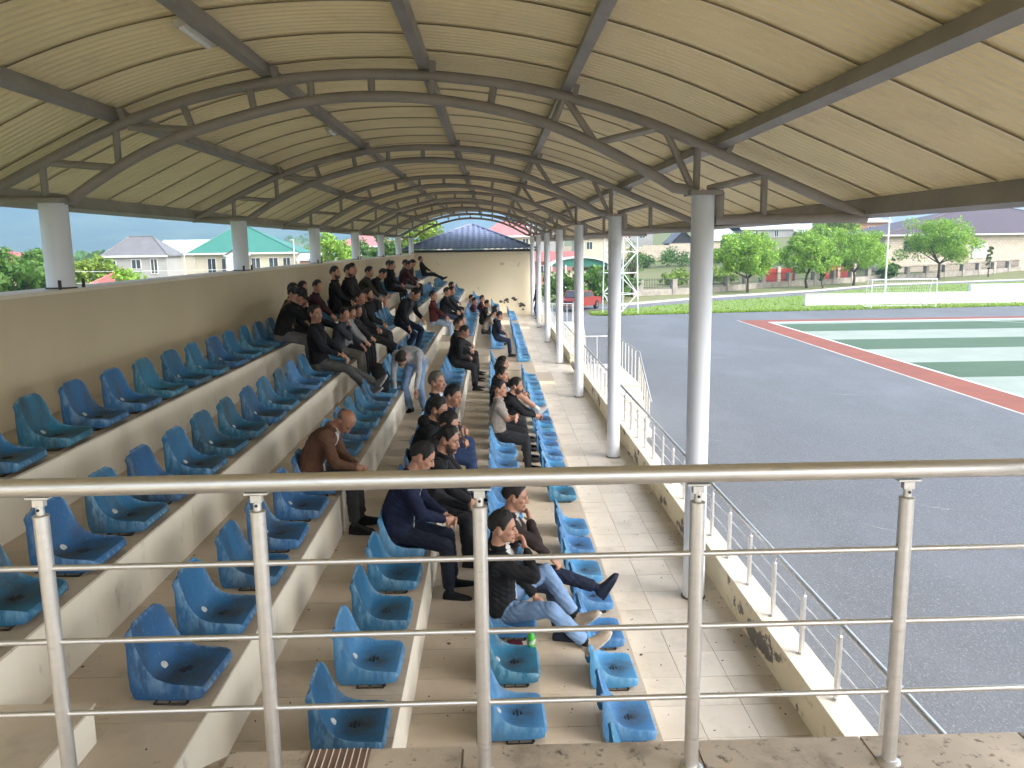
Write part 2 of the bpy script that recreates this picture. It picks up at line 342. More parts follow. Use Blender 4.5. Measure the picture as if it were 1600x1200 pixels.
# mountains
def mnoise(x, y):
    v = 0; a = 1; f = 1/900
    for i in range(5):
        v += a*(math.sin(x*f*1.7+y*f*.9+i*1.3)*math.cos(y*f*1.9-x*f*.6+i*2.1)); a *= .5; f *= 2.1
    return v
def mount(x, y):
    t = min(1, max(0, (y-1300)/2600)); t = t*t*(3-2*t)
    px = x/max(y, 1)
    top = np.interp(px, [-1.2, -.62, -.50, -.38, -.27, -.2, -.1, -.02, .05, .3, 1.2], [900, 760, 640, 520, 400, 270, 185, 150, 140, 190, 260])
    return -8 + t*top*(1+.16*mnoise(x, y)) + t*22*mnoise(x*3.1, y*3.1)
b = MB(); mx = np.linspace(-4550, 890, 110); my = np.linspace(1300, 4600, 70)
b.grid([[(x, y, mount(x, y)) for x in mx] for y in my]); b.build('mountain', m_mount, smooth='all', kind='structure')
# rolling foothills on the valley floor
def foot(x, y):
    t = math.exp(-((y-900)/260)**2); s = np.interp(x, [-900, -420, -300, -200, -150, 60, 500, 890], [1, 1, 4, 22, 18, 8, 12, 20])
    return -6 + t*s*(1+.25*mnoise(x*2.3, y*2.3))
b = MB(); b.grid([[(x, y, foot(x, y)) for x in np.linspace(-1100, 890, 70)] for y in np.linspace(420, 1400, 30)]); b.build('foothill', m_hill, smooth='all', kind='structure')

# ------------------------------------------------------------------ stand: walkway, terrace
RISE, DEP, Z1, X1 = .39, .85, .191, 1.123
ZT = lambda k: Z1+(k-1)*RISE
XE = lambda k: X1-(k-1)*DEP
TT = .014
walk = MB().box(XE(1)+.001, 2.29, -2, YEND, -1.2, -TT).build('walkway', m_grout, kind='structure')
prof = [(XE(1), -1.1), (XE(1), ZT(1)-TT)]
for k in range(2, 7): prof += [(XE(k), ZT(k-1)-TT), (XE(k), ZT(k)-TT)]
prof += [(-3.97, ZT(6)-TT), (-3.97, -1.1)]
terrace = MB().prism(prof, -2, YEND).build('terrace', m_cream, kind='structure')
# tiles
TP = .43
tm = MB().box(-.2125, .2125, -.2125, .2125, 0, TT).mesh('tile', m_tile)
tw = MB().box(-.1925, .1925, -.2125, .2125, 0, TT).mesh('tile', m_tilew)
xw = [XE(1)+.197, XE(1)+.197+.389, XE(1)+.197+.778]
for j in range(int((YEND-4.6)/TP)):
    for i, x in enumerate(xw):
        o = obj('tile', tw, walk, (x+.001, 4.8+j*TP, -TT+random.uniform(-.0006, .0012)))
near = MB()
for j in range(16):
    for x in xw: near.box(x-.1915, x+.1935, 4.8-TP*(j+1)-.2125, 4.8-TP*(j+1)+.2125, -TT, 0)
near.build('tile_course', m_tilew, walk, kind='stuff')
xk = lambda k: [XE(k)-.2125, XE(k)-.2125-.426]
cnt = 0; rest = MB()
for j in range(-6, int((YEND-3.4)/TP)):
    y = 3.4+j*TP
    for k in range(1, 7):
        for i, x in enumerate(xk(k)):
            z = ZT(k)-TT
            if cnt < 298 and j >= (3 if k < 4 else 0) :
                obj('tile', tm, terrace, (x, y, z+random.uniform(-.0006, .0012))); cnt += 1
            else:
                e = random.uniform(0, .0012)
                rest.box(x-.2125, x+.2125, y-.2125, y+.2125, z, z+TT+e)
rest.build('tile_field', m_tile, terrace, kind='stuff')
# aisle half steps
AIS = [(2.2, 3.46), (21.05, 22.5), (35.6, 36.9)]
for ai, (ya, yb) in enumerate(AIS):
    for k in range(0, 6):
        if ai == 0 and k < 4: continue
        z0 = ZT(k) if k > 0 else 0; x = XE(k+1); wd = .43
        st = MB().box(x+.002, x+wd, ya, yb, z0+.002, z0+(RISE if k else .19)*.5-TT).build('aisle_step', m_cream, terrace)
        MB().box(x+.002, x+wd+.008, ya-.008, yb+.008, z0+(RISE if k else .19)*.5-TT, z0+(RISE if k else .19)*.5).build('tread_slab', m_tile, st)
# back wall
bw = MB().box(-4.30, -3.972, -2, YEND, -2.2, 3.20).build('back_wall', m_wall, kind='structure')
MB().box(-4.34, -3.955, -2, YEND, 3.20, 3.232).build('wall_coping', m_ptop, bw)
# parapet
def parapet(y0, y1):
    p = MB().prism([(2.2925, -1.2), (2.2925, .318), (2.51, .318), (2.51, -1.2)], y0, y1).build('parapet_wall', m_peel, kind='structure')
    MB().box(2.287, 2.516, y0, y1, .3185, .332).build('parapet_coping', m_ptop, p)
parapet(-2, 22.85); parapet(24.5, 36.9); parapet(38.5, YEND)
# stairs outside
def stairs(yl0, yl1):
    b = MB(); n = 6
    b.box(2.515, 3.74, yl0, yl1, -1.1, -.012)
    for i in range(1, n): b.box(2.515, 3.74, yl0-.3*i, yl0-.3*(i-1)-.001, -1.1, -i/n-.012)
    s = b.build('stairs', m_cream, kind='structure')
    for i in range(0, n):
        y1 = yl1 if i == 0 else yl0-.3*(i-1)-.02; y0 = yl0-.3*i-.015 if i else yl0-.02
        MB().box(2.513, 3.755, y0, y1, -i/n-.0115, -i/n+.004).build('stair_tread', m_tilew, s)
    return s
stairs(20.55, 24.5); stairs(34.6, 38.5)
# platform in front of the camera
plat = MB().prism([(-1.10, 2.684), (-1.0, 2.777), (5.2, 2.765), (5.2, -3), (-1.10, -3)], 1.60, 1.751-TT, axis='z').build('platform', m_tileg, kind='structure')
xa = -1.0
for i, wd in enumerate([.86, .86, .62, .6, .86, .86, .86, .86]):
    xb = xa+wd
    for (ya, yb) in ((2.35, 2.768), (1.9, 2.344), (1.45, 1.894)):
        MB().box(xa+.004, xb-.004, ya, yb, 1.751-TT, 1.751+random.uniform(0, .0015)).build('tile', m_tileg, plat)
    xa = xb
MB().box(-1.085, -1.004, -2, 2.68, 1.751-TT, 1.751).build('edge_tile', m_tileg, plat)
# ------------------------------------------------------------------ end building with hip roof
eb = thing('pavilion', 'cream end building with blue gray hipped tile roof closing the stand', 'building', (-1, YEND+3, 0))
MB().box(-4.31, 1.97, YEND+.005, YEND+6, -1.1, 3.28).build('wall', M('pavilion_paint', (.84, .74, .55), (.80, .70, .51), .5, .8, bump=.06, bscale=30, stain=((.25, .21, .16), 1.3, .64, .70, .5)), eb)
MB().box(-4.55, 2.2, YEND-.22, YEND+6.25, 3.285, 3.38).build('fascia', M('fascia_dark', (.03, .03, .035), None, 3, .5), eb)
ridge_z = 4.70; y0, y1, xl, xr = YEND-.26, YEND+6.3, -4.6, 2.25
apex = [(-1.25, YEND+3.0), (-1.05, YEND+3.05)]
def slope(a, c, p, q, n=60, mrows=40):   # eave a->c, ridge p->q ; tile rows stepped
    a, c, p, q = map(Vector, (a, c, p, q)); rows = []
    nrm = (c-a).cross(p-a).normalized()
    if nrm.z < 0: nrm = -nrm
    for i in range(mrows+1):
        t = i/mrows; A = a.lerp(p, t); Cc = c.lerp(q, t); L = (Cc-A).length; rows_ = []
        ph = (t*13) % 1
        for k in range(n+1):
            s = k/n; P_ = A.lerp(Cc, s); u = (P_-a).dot((c-a).normalized())
            rows_.append(tuple(P_+nrm*(.022*math.sin(u*2*math.pi/.30)+.05*(1-ph))))
        rows.append(rows_)
    return rows
rz = 3.385
rf = MB()
rf.grid(slope((xl, y0, rz), (xr, y0, rz), (*apex[0], ridge_z), (*apex[1], ridge_z), 180, 52))
rf.grid(slope((xr, y0, rz), (xr, y1, rz), (*apex[1], ridge_z), (*apex[1], ridge_z), 60, 40))
rf.grid(slope((xl, y1, rz), (xl, y0, rz), (*apex[0], ridge_z), (*apex[0], ridge_z), 60, 40))
rf.build('roof', m_bluer, eb, smooth='all', fix=False)
pp = MB()
for k in range(26):
    if k < 9: cx, cz = random.uniform(.35, .75), .78+random.gauss(0, .05)
    else: u = random.random(); cx, cz = .95+u*.62+random.gauss(0, .05), .92-u*.55+random.gauss(0, .07)
    n_ = 9; rr_ = random.uniform(.03, .10); pp.prism([(cx+rr_*random.uniform(.5, 1.3)*math.cos(6.283*i/n_), cz+rr_*.7*random.uniform(.5, 1.3)*math.sin(6.283*i/n_)) for i in range(n_)], YEND-.001-.0004*k, YEND+.02)
pp.build('peeled_plaster', m_grout, eb, kind='stuff')
rg = MB()
for a, c in (((xl, y0, rz+.05), (*apex[0], ridge_z+.04)), ((xr, y0, rz+.05), (*apex[1], ridge_z+.04))): rg.tube([a, c], .06, 8)
rg.build('hip_cap', m_bluer, eb)

# ------------------------------------------------------------------ columns
YC = [7.88+5.6439*i for i in range(-1, 7)]
NEAR = ['nearest', 'second nearest', 'third nearest', 'fourth nearest', 'fifth nearest', 'sixth nearest', 'farthest']
def column(x, y, z0, z1, r, label, group):
    t = thing('column', label, 'column', (x, y, z0), group)
    MB().lathe([(r*1.0, z0), (r, z1-.03)], (x, y, 0), 28).build('shaft', m_colm, t, smooth=True)
    MB().box(x-.15, x+.15, y-.15, y+.15, z1-.03, z1+.012).build('cap_plate', m_steelp, t)
    MB().lathe([(r+.012, z0+.001), (r+.012, z0+.012), (r+.001, z0+.016)], (x, y, 0), 28).build('base_ring', m_grout, t)
    if x < 0:
        for dx, dy in ((.10, -.22), (.10, .22)):
            MB().lathe([(.016, z0), (.016, z0+.085)], (x+dx, y+dy, 0), 8).build('anchor_bolt', m_wire, t)
    return t
for i, y in enumerate(YC):
    nm = NEAR[i-1] if i else 'unseen'
    if i == 0:
        column(2.02, y, .001, 4.05, .108, 'silver round column beside the camera position, walkway side', 'columns along the walkway')
        column(-4.08, y, 3.233, 4.05, .125, 'silver short column beside the camera position, on back wall', 'columns on the back wall')
        continue
    column(2.0, y, .001, 4.05, .108, f'silver round steel column on the walkway by the parapet, {nm} of its line', 'columns along the walkway')
    column(-4.08, y, 3.233, 4.05, .125, f'silver short column on top of the back wall, {nm} of its line', 'columns on the back wall')

# ------------------------------------------------------------------ canopy
can = thing('canopy', 'arched tan corrugated metal canopy on gray pipe trusses over the stand', 'canopy', (0, 20, 4))
CH = np.array([(-4.82, 4.045), (-4.55, 4.175), (-3.99, 4.45), (-3.41, 4.715), (-2.72, 4.945), (-1.96, 5.09), (-1.30, 5.14), (-.64, 5.13), (.04, 5.06), (.68, 4.935), (1.39, 4.72), (1.94, 4.495), (2.55, 4.235), (3.57, 3.80)])
def spline(pts, n):
    pts = np.array(pts); t = np.r_[0, np.cumsum(np.hypot(*np.diff(pts, axis=0).T))]
    # natural-ish smoothing: catmull-rom
    out = []
    for s in np.linspace(0, t[-1], n):
        i = min(len(t)-2, max(0, np.searchsorted(t, s, 'right')-1)); u = (s-t[i])/(t[i+1]-t[i])
        p0, p1, p2, p3 = pts[max(i-1, 0)], pts[i], pts[i+1], pts[min(i+2, len(pts)-1)]
        out.append(.5*((2*p1)+(-p0+p2)*u+(2*p0-5*p1+4*p2-p3)*u*u+(-p0+3*p1-3*p2+p3)*u**3))
    out = np.array(out)
    for _ in range(6): out[1:-1] = .25*out[:-2]+.5*out[1:-1]+.25*out[2:]
    return out
ARC = spline(CH, 81)
NRM = np.gradient(ARC, axis=0); NRM = np.c_[-NRM[:, 1], NRM[:, 0]]; NRM /= np.linalg.norm(NRM, axis=1)[:, None]
def at_arc(x, off):
    i = int(np.argmin(abs(ARC[:, 0]-x))); p = ARC[i]+NRM[i]*off; return p, NRM[i]
LOW = spline([(-3.9, 4.06), (-3.38, 4.385), (-2.745, 4.655), (-1.735, 4.905), (-1.07, 4.95), (-.4, 4.905), (.379, 4.745), (1.005, 4.49), (1.60, 4.17)], 45)
WEBS = [((-4.14, 4.36), (-4.14, 4.07)), ((-4.05, 4.385), (-3.47, 4.335)), ((-3.44, 4.68), (-3.44, 4.38)), ((-3.32, 4.70), (-2.74, 4.665)), ((-2.815, 4.90), (-2.74, 4.68)),
        ((-2.195, 5.03), (-2.166, 4.83)), ((-1.644, 5.10), (-1.635, 4.93)), ((-1.085, 5.13), (-1.085, 4.95)), ((-.53, 5.11), (-.545, 4.93)), ((.041, 5.05), (0, 4.84)),
        ((.677, 4.92), (.575, 4.67)), ((.706, 4.91), (.975, 4.51)), ((.993, 4.515), (1.57, 4.645)), ((1.63, 4.62), (1.90, 4.07)), ((1.935, 4.49), (1.93, 4.07)),
        ((2.04, 4.08), (2.60, 4.21)), ((2.575, 4.22), (2.58, 3.81))]
org = Vector((0, 0, 0))
top_me = MB().tube([(x, 0, z) for x, z in ARC], .05, 12).mesh('truss', m_steelp, True)
low_me = MB().tube([(x, 0, z) for x, z in LOW]+[(1.72, 0, 4.095), (1.90, 0, 4.068)], .05, 12).mesh('bottom_chord', m_steelp, True)
web_me = [MB().tube([(a[0], 0, a[1]), (c[0], 0, c[1])], .034, 8).mesh('web', m_steelp, True) for a, c in WEBS]
ext_me = [MB().tube([(2.15, 0, 4.05), (2.15, 0, 3.815)], .05, 10).mesh('drop_pipe', m_steelp, True), MB().tube([(2.12, 0, 3.795), (3.57, 0, 3.795)], .05, 10).mesh('tie_pipe', m_steelp, True),
          MB().tube([(-4.80, 0, 4.05), (-3.95, 0, 4.05)], .045, 10).mesh('tie_pipe', m_steelp, True)]
cl = Vector(can.location)
for y in YC:
    t = obj('truss', top_me, can, Vector((0, y, 0))-cl)
    obj('bottom_chord', low_me, t)
    for wme in web_me: obj('web', wme, t)
    for e, nme in zip(ext_me, ('drop_pipe', 'tie_pipe', 'tie_pipe')): obj(nme, e, t)
PX = [-3.38, -1.985, -.642, .72, 2.117]
for x in PX:
    p, nn = at_arc(x, .05+.062); tt = Vector((nn[1], 0, -nn[0]))
    o = MB().obox((p[0], 20.2, p[1]), tt*.043, (0, 22.3, 0), Vector((nn[0], 0, nn[1]))*.056).build('purlin', m_purl, can)
    for y in YC:   # small seat plate under the purlin at each truss
        pc, _ = at_arc(x+.0, .045)
        MB().obox((pc[0]+tt.x*.09, y, pc[1]+tt.z*.09+.03), tt*.025, (0, .05, 0), Vector((nn[0], 0, nn[1]))*.05).build('cleat', m_steelp, o)
for x, z, a in ((3.60, 3.885, -.38), (-4.81, 4.115, .48)):
    MB().obox((x, 20.2, z), Vector((math.cos(a), 0, math.sin(a)))*.045, (0, 22.3, 0), Vector((-math.sin(a), 0, math.cos(a)))*.085).build('eave_beam', m_purl, can)
# corrugated sheets, lapped
SW = .905; NC = 9
prof = []
for c in range(NC):
    for u, h in ((0, 0), (.30, 0), (.45, .017), (.85, .017)): prof.append(((c+u)*SW/NC, h))
prof.append((SW+.05, 0))
off0 = .05+.125
def sheet_mesh(i0, i1):
    rows = []
    for i in range(i0, i1+1, 2):
        p, nn = ARC[i], NRM[i]; row = []
        for yy, h in prof:
            o_ = off0+h+.0025*(yy/SW); row.append((p[0]+nn[0]*o_, yy, p[1]+nn[1]*o_))
        rows.append(row)
    return MB().grid(rows).mesh('roof_sheet', m_roof, False, fix=False)
mid = int(np.argmin(abs(ARC[:, 0]+.642))); mid -= mid % 2
sA, sB = sheet_mesh(0, mid), sheet_mesh(mid, 80)
seam = [MB().tube([(ARC[i][0]+NRM[i][0]*(off0+.002), 0, ARC[i][1]+NRM[i][1]*(off0+.002)) for i in range(a, b_+1, 2)], .0035, 5).mesh('lap_shade', m_lapshade) for a, b_ in ((0, mid), (mid, 80))]  # added dark strips that draw the shadow line along each lap
yy = -2.0; off = (4.09-(-2.0)) % SW; yy = -2.0+off-SW
while yy < YEND+.1:
    obj('lap_shade', seam[0], obj('roof_sheet', sA, can, Vector((0, yy+.33, 0))-cl)); obj('lap_shade', seam[1], obj('roof_sheet', sB, can, Vector((0, yy, 0.003))-cl)); yy += SW
# lamps beside the second purlin
for i, y in enumerate([6.43, 11.6, 14.4, 16.9, 22.3, 27.9]):
    p, nn = at_arc(-2.13, .09); t = thing('light_fixture', f'slim white strip lamp under the canopy beside a purlin, {NEAR[i] if i<5 else "farthest"} of the row', 'lamp', (p[0], y, p[1]), 'strip lamps under the canopy')
    if i == 5: t['label'] = 'slim white strip lamp under the canopy beside a purlin, farthest of the row'
    L_ = .32 if i == 0 else .2
    MB().obox((p[0], y, p[1]), (.045, 0, .01), (0, L_, 0), (-.006, 0, .022)).build('housing', m_lamp, t)
    MB().tube([(p[0], y-L_*.9, p[1]-.03), (p[0], y+L_*.9, p[1]-.03)], .018, 10).build('tube', m_white, t)
    MB().obox((p[0]+.03, y, p[1]+.05), (.012, 0, 0), (0, .03, 0), (0, 0, .035)).build('bracket', m_steelp, t)

# ------------------------------------------------------------------ railings
def groove(n=32): return [1 if k % 8 not in (0,) else .955 for k in range(n)]
fr = thing('steel_railing', 'stainless steel guard railing with three bars across the platform edge', 'railing', (0, 2.6, 1.751))
MB().tube([(-4.2, 2.575, 2.823), (0, 2.60, 2.8275), (5, 2.615, 2.8275)], .0305, 28).build('handrail', m_steel, fr, smooth=True)
PXS = [-2.19, -1.487, -.785, -.057, .668, 1.373, 2.08, 2.79, 3.5, 4.2]
for i, x in enumerate(PXS):
    z0 = 1.36 if x < -1.1 else 1.7505
    if x < -2.2: z0 = 1.75
    y = 2.60+.004*x
    p = MB().tube([(x, y, z0), (x, y, 2.725)], .0245, 32, prof=groove()).build('post', m_steel, fr, smooth=True)
    MB().lathe([(.026, 2.7255), (.026, 2.731), (.0135, 2.735), (.0135, 2.768)], (x, y, 0), 16).build('post_cap', m_steel, p, smooth=True)
    MB().obox((x, y, 2.774), (.018, 0, 0), (0, .012, 0), (0, 0, .012)).obox((x, y, 2.792), (.038, 0, 0), (0, .016, 0), (0, 0, .003)).build('saddle', m_steel, p)
    MB().tube([(x, y-.0125, 2.752), (x, y-.016, 2.752)], .005, 10).build('screw', m_wire, p)
    MB().lathe([(.040, z0), (.040, z0+.012), (.028, z0+.02)], (x, y, 0), 24).build('base_flange', m_steel, p, smooth=True)
for z in (2.550, 2.290, 2.029):
    for xa, xb in zip(PXS, PXS[1:]):
        MB().tube([(xa+.018, 2.60+.004*xa, z), (xb-.018, 2.60+.004*xb, z)], .0100, 12).build('bar', m_steel, fr, smooth=True)
def wrail(y0, y1, label, ya):
    t = thing('parapet_railing', label, 'railing', (2.41, y0, .332), 'low steel railings on the parapet')
    MB().tube([(2.42, y0-.1, .905), (2.42, y1+.1, .905)], .023, 14).build('handrail', m_steel, t, smooth=True)
    for z in (.715, .55): MB().tube([(2.445, y0-.05, z), (2.445, y1+.05, z)], .0075, 8).build('bar', m_steel, t, smooth=True)
    y = ya
    while y < y1:
        p = MB().lathe([(.034, .333), (.034, .341), (.0215, .345), (.0215, .825), (.016, .83)], (2.41, y, 0), 16).build('post', m_steel, t, smooth=True)
        MB().tube([(2.41, y, .83), (2.42, y, .885)], .008, 8).build('bracket', m_steel, p)
        y += .677
wrail(-1.5, 22.8, 'long low stainless railing on the peeling parapet, near the camera', 4.0-.677*8)
wrail(24.6, 36.8, 'low stainless railing on the parapet beyond the first stairs', 24.7)
wrail(38.6, YEND-.2, 'low stainless railing on the parapet by the end building', 38.7)
def srail(yl0, yl1, label):
    t = thing('stair_railing', label, 'railing', (3.7, yl0, 0), 'stair railings')
    pts = [(2.55, yl1-.05, .85), (3.70, yl1-.05, .85), (3.70, yl0+.1, .85), (3.70, yl0-1.6, -.13)]
    MB().tube(pts[1:], .022, 12).build('handrail', m_steel, t, smooth=True)
    MB().tube(pts[:2], .022, 12).build('end_rail', m_steel, t, smooth=True)
    n = 13
    for i in range(n):
        y = yl1-.05-(yl1-yl0-.15)*i/(n-1) if i < 7 else None
    ys_ = list(np.linspace(yl1-.05, yl0+.1, 8))
    for y in ys_: MB().lathe([(.017, .004), (.017, .845)], (3.70, y, 0), 10).build('baluster', m_steel, t, smooth=True)
    for i in range(1, 6):
        y = yl0-.3*i+.15; zt = .85-(yl0+.1-y)*(.98/1.7); MB().lathe([(.017, -i/6+.004), (.017, zt)], (3.70, y, 0), 10).build('baluster', m_steel, t, smooth=True)
    for x in (2.75, 3.1, 3.45): MB().lathe([(.017, .004), (.017, .845)], (x, yl1-.05, 0), 10).build('baluster', m_steel, t, smooth=True)
srail(20.55, 24.5, 'thin white steel stair railing at the nearer steps down to the yard')
srail(34.6, 38.5, 'thin white steel stair railing at the farther steps down to the yard')
tag_ = tag(MB().obox((-.59, 2.69, 1.754), (.112, 0, 0), (0, .075, 0), (0, 0, .003)).build('drain_mat', m_drain), 'small brown ribbed mat on the platform edge below the railing', 'mat')
for i in range(9): MB().obox((-.59-.1+.025*i, 2.69, 1.7585), (.0018, 0, 0), (0, .074, 0), (0, 0, .0012)).build('rib', m_cream, tag_)

# ------------------------------------------------------------------ seats
def seat_shell():
    cen = [(.205, .070), (.192, .092), (.16, .097), (.10, .091), (.03, .085), (-.04, .084), (-.085, .094), (-.118, .122), (-.142, .175), (-.158, .24), (-.172, .31), (-.184, .375), (-.191, .412), (-.196, .434)]
    edg = [(.200, .072), (.192, .095), (.165, .107), (.11, .112), (.05, .114), (-.008, .125), (-.060, .148), (-.097, .190), (-.123, .242), (-.142, .297), (-.158, .343), (-.173, .386), (-.186, .414), (-.194, .433)]
    hw = [.186, .203, .212, .214, .212, .209, .206, .203, .201, .198, .194, .186, .168, .122]
    nx = 12; rows = []
    for (cx, cz), (ex, ez), h in zip(cen, edg, hw):
        row = []
        for k in range(nx+1):
            t = -1+2*k/nx; wgt = abs(t)**2.8
            row.append(Vector((cx+(ex-cx)*wgt, h*math.sin(t*math.pi/2*.93)/math.sin(math.pi/2*.93), cz+(ez-cz)*wgt)))
        rows.append(row)
    mb = MB(); mb.grid([[tuple(p) for p in r] for r in rows])
    n = len(rows)
    loop = [(0, k) for k in range(nx+1)]+[(i, nx) for i in range(1, n)]+[(n-1, k) for k in range(nx-1, -1, -1)]+[(i, 0) for i in range(n-2, 0, -1)]
    HX = {5: (-.02, .020), 6: (-.10, .016), 7: (-.175, .016), 8: (-.196, .07), 9: (-.203, .17)}
    l1 = []; l2 = []
    for (i, k) in loop:
        p = rows[i][k]; back = min(1, max(0, (i-4)/5))
        sg = 1 if k == nx else (-1 if k == 0 else 0)
        out = Vector((0, sg, 0))*.005
        if i == 0: out = Vector((.006, 0, 0))+out*.5
        if i == n-1: out = Vector((-.003, 0, .006))
        l1.append(p+out+Vector((-.007*back, 0, -.008*(1-back))))
        if i in HX: q = Vector((HX[i][0], p.y+out.y*1.6, HX[i][1]))
        elif i < 5: q = Vector((p.x-.006*(i == 0), p.y+out.y*1.6, .020+.020*max(0, (4-i)/4)))
        else: q = Vector((p.x-.046+.02*max(0, i-11), p.y+out.y*1.4, p.z-.008))
        l2.append(q)
    N = len(loop); vs_ = [tuple(rows[i][k]) for i, k in loop]+[tuple(p) for p in l1]+[tuple(p) for p in l2]
    fs = []
    for a in range(2):
        for k in range(N): fs.append((a*N+k, a*N+(k+1) % N, (a+1)*N+(k+1) % N, (a+1)*N+k))
    mb.add(vs_, fs)
    me = mb.mesh('shell', m_seat, 'all', fix=False)
    import bmesh
    bm = bmesh.new(); bm.from_mesh(me); bmesh.ops.remove_doubles(bm, verts=bm.verts, dist=.0005); bmesh.ops.recalc_face_normals(bm, faces=bm.faces)
    bm.to_mesh(me); bm.free(); me.polygons.foreach_set('use_smooth', [True]*len(me.polygons)); me.set_sharp_from_angle(angle=R(50))
    rim = [rows[i][k] for i, k in loop]+l1; at = me.attributes.new('wear', 'FLOAT', 'POINT')
    at.data.foreach_set('value', [1.0 if min((v.co-p).length for p in rim) < .004 else 0.0 for v in me.vertices])
    return me
shell_a = seat_shell(); shell_b = shell_a.copy(); shell_b.materials[0] = m_seatlit
disc_me = MB().obox((0, 0, 0), (.001, 0, 0), (0, .001, 0), (0, 0, .001)).mesh('disc', m_disc)
_d = MB(); _n = Vector((.75, 0, .66)); _c = Vector((-.106, 0, .110))
_a = Vector((0, 1, 0)); _b = _n.cross(_a).normalized()
ring = [_c+_n*.004+(_a*math.cos(2*math.pi*k/14)+_b*math.sin(2*math.pi*k/14))*.025 for k in range(14)]
_d.add(ring+[p-_n*.012 for p in ring], [tuple(range(14))]+[(k, (k+1) % 14, 14+(k+1) % 14, 14+k) for k in range(14)])
disc_me = _d.mesh('number_disc', m_disc)
_d = MB()
for x, y, l in ((.045, 0, .020), (.020, .016, .022), (-.005, -.004, .016), (.02, -.022, .012)): _d.box(x-.0045, x+.0045, y-l, y+l, .082, .0905)
slot_me = _d.mesh('drain_slot', m_black)
_d = MB()
fr_ = [(.11, -.236, .008), (.11, .236, .008), (-.06, .236, .008), (-.06, -.236, .008), (.11, -.236, .008)]
_d.tube(fr_, .006, 6); _d.tube([(.12, -.228, .010), (.11, -.19, .04)], .005, 6); _d.tube([(.02, -.228, .010), (.02, -.18, .04)], .005, 6); _d.tube([(.02, .228, .010), (.02, .18, .04)], .005, 6)
frame_me = _d.mesh('foot_frame', m_wire)
ROWN = {1: 'front', 2: 'second', 3: 'third', 4: 'fourth', 5: 'fifth', 6: 'top'}
for _m in (shell_a, shell_b, disc_me, slot_me, frame_me): _m.transform(Matrix.Diagonal((.93, .93, .87, 1)))
SX = {1: .90, 2: .11, 3: -.79, 4: -1.64, 5: -2.47, 6: -3.29}
START = {1: 4.65, 2: 4.754, 3: 4.064, 4: 3.967, 5: 3.36, 6: 4.75}
PIT = {1: .672, 2: .665, 3: .685, 4: .68, 5: .66, 6: .672}
nseat = 0
BL = [('near', -9, 20.8), ('middle', 23.7, 35.2), ('far', 37.2, 41.8)]
lit_p = {1: .85, 2: .85, 3: .75, 4: .30, 5: .08, 6: .0}  # odds of the lit copy per row; shade of upper rows goes into colour
SKIP = set()
for k in range(1, 7):
    for bn, ya, yb in BL:
        y = START[k] if bn == 'near' else ya+.35; n = 0
        while y < yb and n < 30:
            gap = (k in (1,) and bn == 'near' and n in (8,)) or (k == 2 and bn == 'near' and n in (22,)) or (k == 4 and bn == 'near' and n == 16)
            if not gap and nseat < 300:
                oi_ = ORD[n]
                t = thing('stadium_seat', f'blue plastic bucket seat in the {ROWN[k]} row, {oi_} of the {bn} block', 'seat', (SX[k]-.015+random.gauss(0, .008), y+random.gauss(0, .012), ZT(k)), 'blue seats in rows', random.gauss(0, .03))
                obj('shell', shell_b if random.random() < lit_p[k] else shell_a, t)
                if y < 16:
                    if random.random() < .85: obj('number_disc', disc_me, t)
                    obj('drain_slot', slot_me, t)
                    obj('foot_frame', frame_me, t)
                nseat += 1
            y += PIT[k]; n += 1
    if k == 1: pass

# ------------------------------------------------------------------ people
def ellip(c, ax, n=12):
    c = Vector(c); v = []; f = []
    for i in range(n//2+1):
        th = math.pi*i/(n//2)
        for k in range(n):
            ph = 2*math.pi*k/n
            v.append(c+ax[0]*(math.sin(th)*math.cos(ph))+ax[1]*(math.sin(th)*math.sin(ph))+ax[2]*math.cos(th))
    for i in range(n//2):
        for k in range(n): f.append((i*n+k, (i+1)*n+k, (i+1)*n+(k+1) % n, i*n+(k+1) % n))
    return v, f, ('e', c, ax)
def capsule(a, b, ra, rb, n=12, flat=0):
    a = Vector(a); b = Vector(b); t = (b-a).normalized(); up = Vector((0, 0, 1)) if abs(t.z) < .9 else Vector((1, 0, 0))
    u = t.cross(up).normalized(); w_ = t.cross(u); prof = []
    for i in range(4):
        th = math.pi/2*(1-i/3.5)
        if not flat: prof.append((a-t*ra*math.sin(th), ra*math.cos(th)))
    for s in (0, .2, .4, .6, .8, 1): prof.append((a.lerp(b, s), ra+(rb-ra)*s))
    for i in range(3, -1, -1):
        th = math.pi/2*(1-i/3.5)
        if not flat: prof.append((b+t*rb*math.sin(th), rb*math.cos(th)))
    v = [c+(u*math.cos(2*math.pi*k/n)+w_*math.sin(2*math.pi*k/n))*max(r, .0004) for c, r in prof for k in range(n)]
    f = []
    for i in range(len(prof)-1):
        for k in range(n): f.append((i*n+k, i*n+(k+1) % n, (i+1)*n+(k+1) % n, (i+1)*n+k))
    m_ = len(prof)-1
    f += [tuple(range(n-1, -1, -1)), tuple(m_*n+k for k in range(n))]
    return v, f, ('c', a, b, ra, rb, flat)
def loft(sec, n=18, e=2.4):
    v = []; f = []
    for c, X_, Y_ in sec:
        for k in range(n):
            a = 2*math.pi*k/n; ca, sa = math.cos(a), math.sin(a)
            ca = math.copysign(abs(ca)**(2/e), ca); sa = math.copysign(abs(sa)**(2/e), sa)
            v.append(c+X_*ca+Y_*sa)
    for i in range(len(sec)-1):
        for k in range(n): f.append((i*n+k, i*n+(k+1) % n, (i+1)*n+(k+1) % n, (i+1)*n+k))
    f += [tuple(range(n-1, -1, -1)), tuple((len(sec)-1)*n+k for k in range(n))]
    return v, f, ('l', sec)
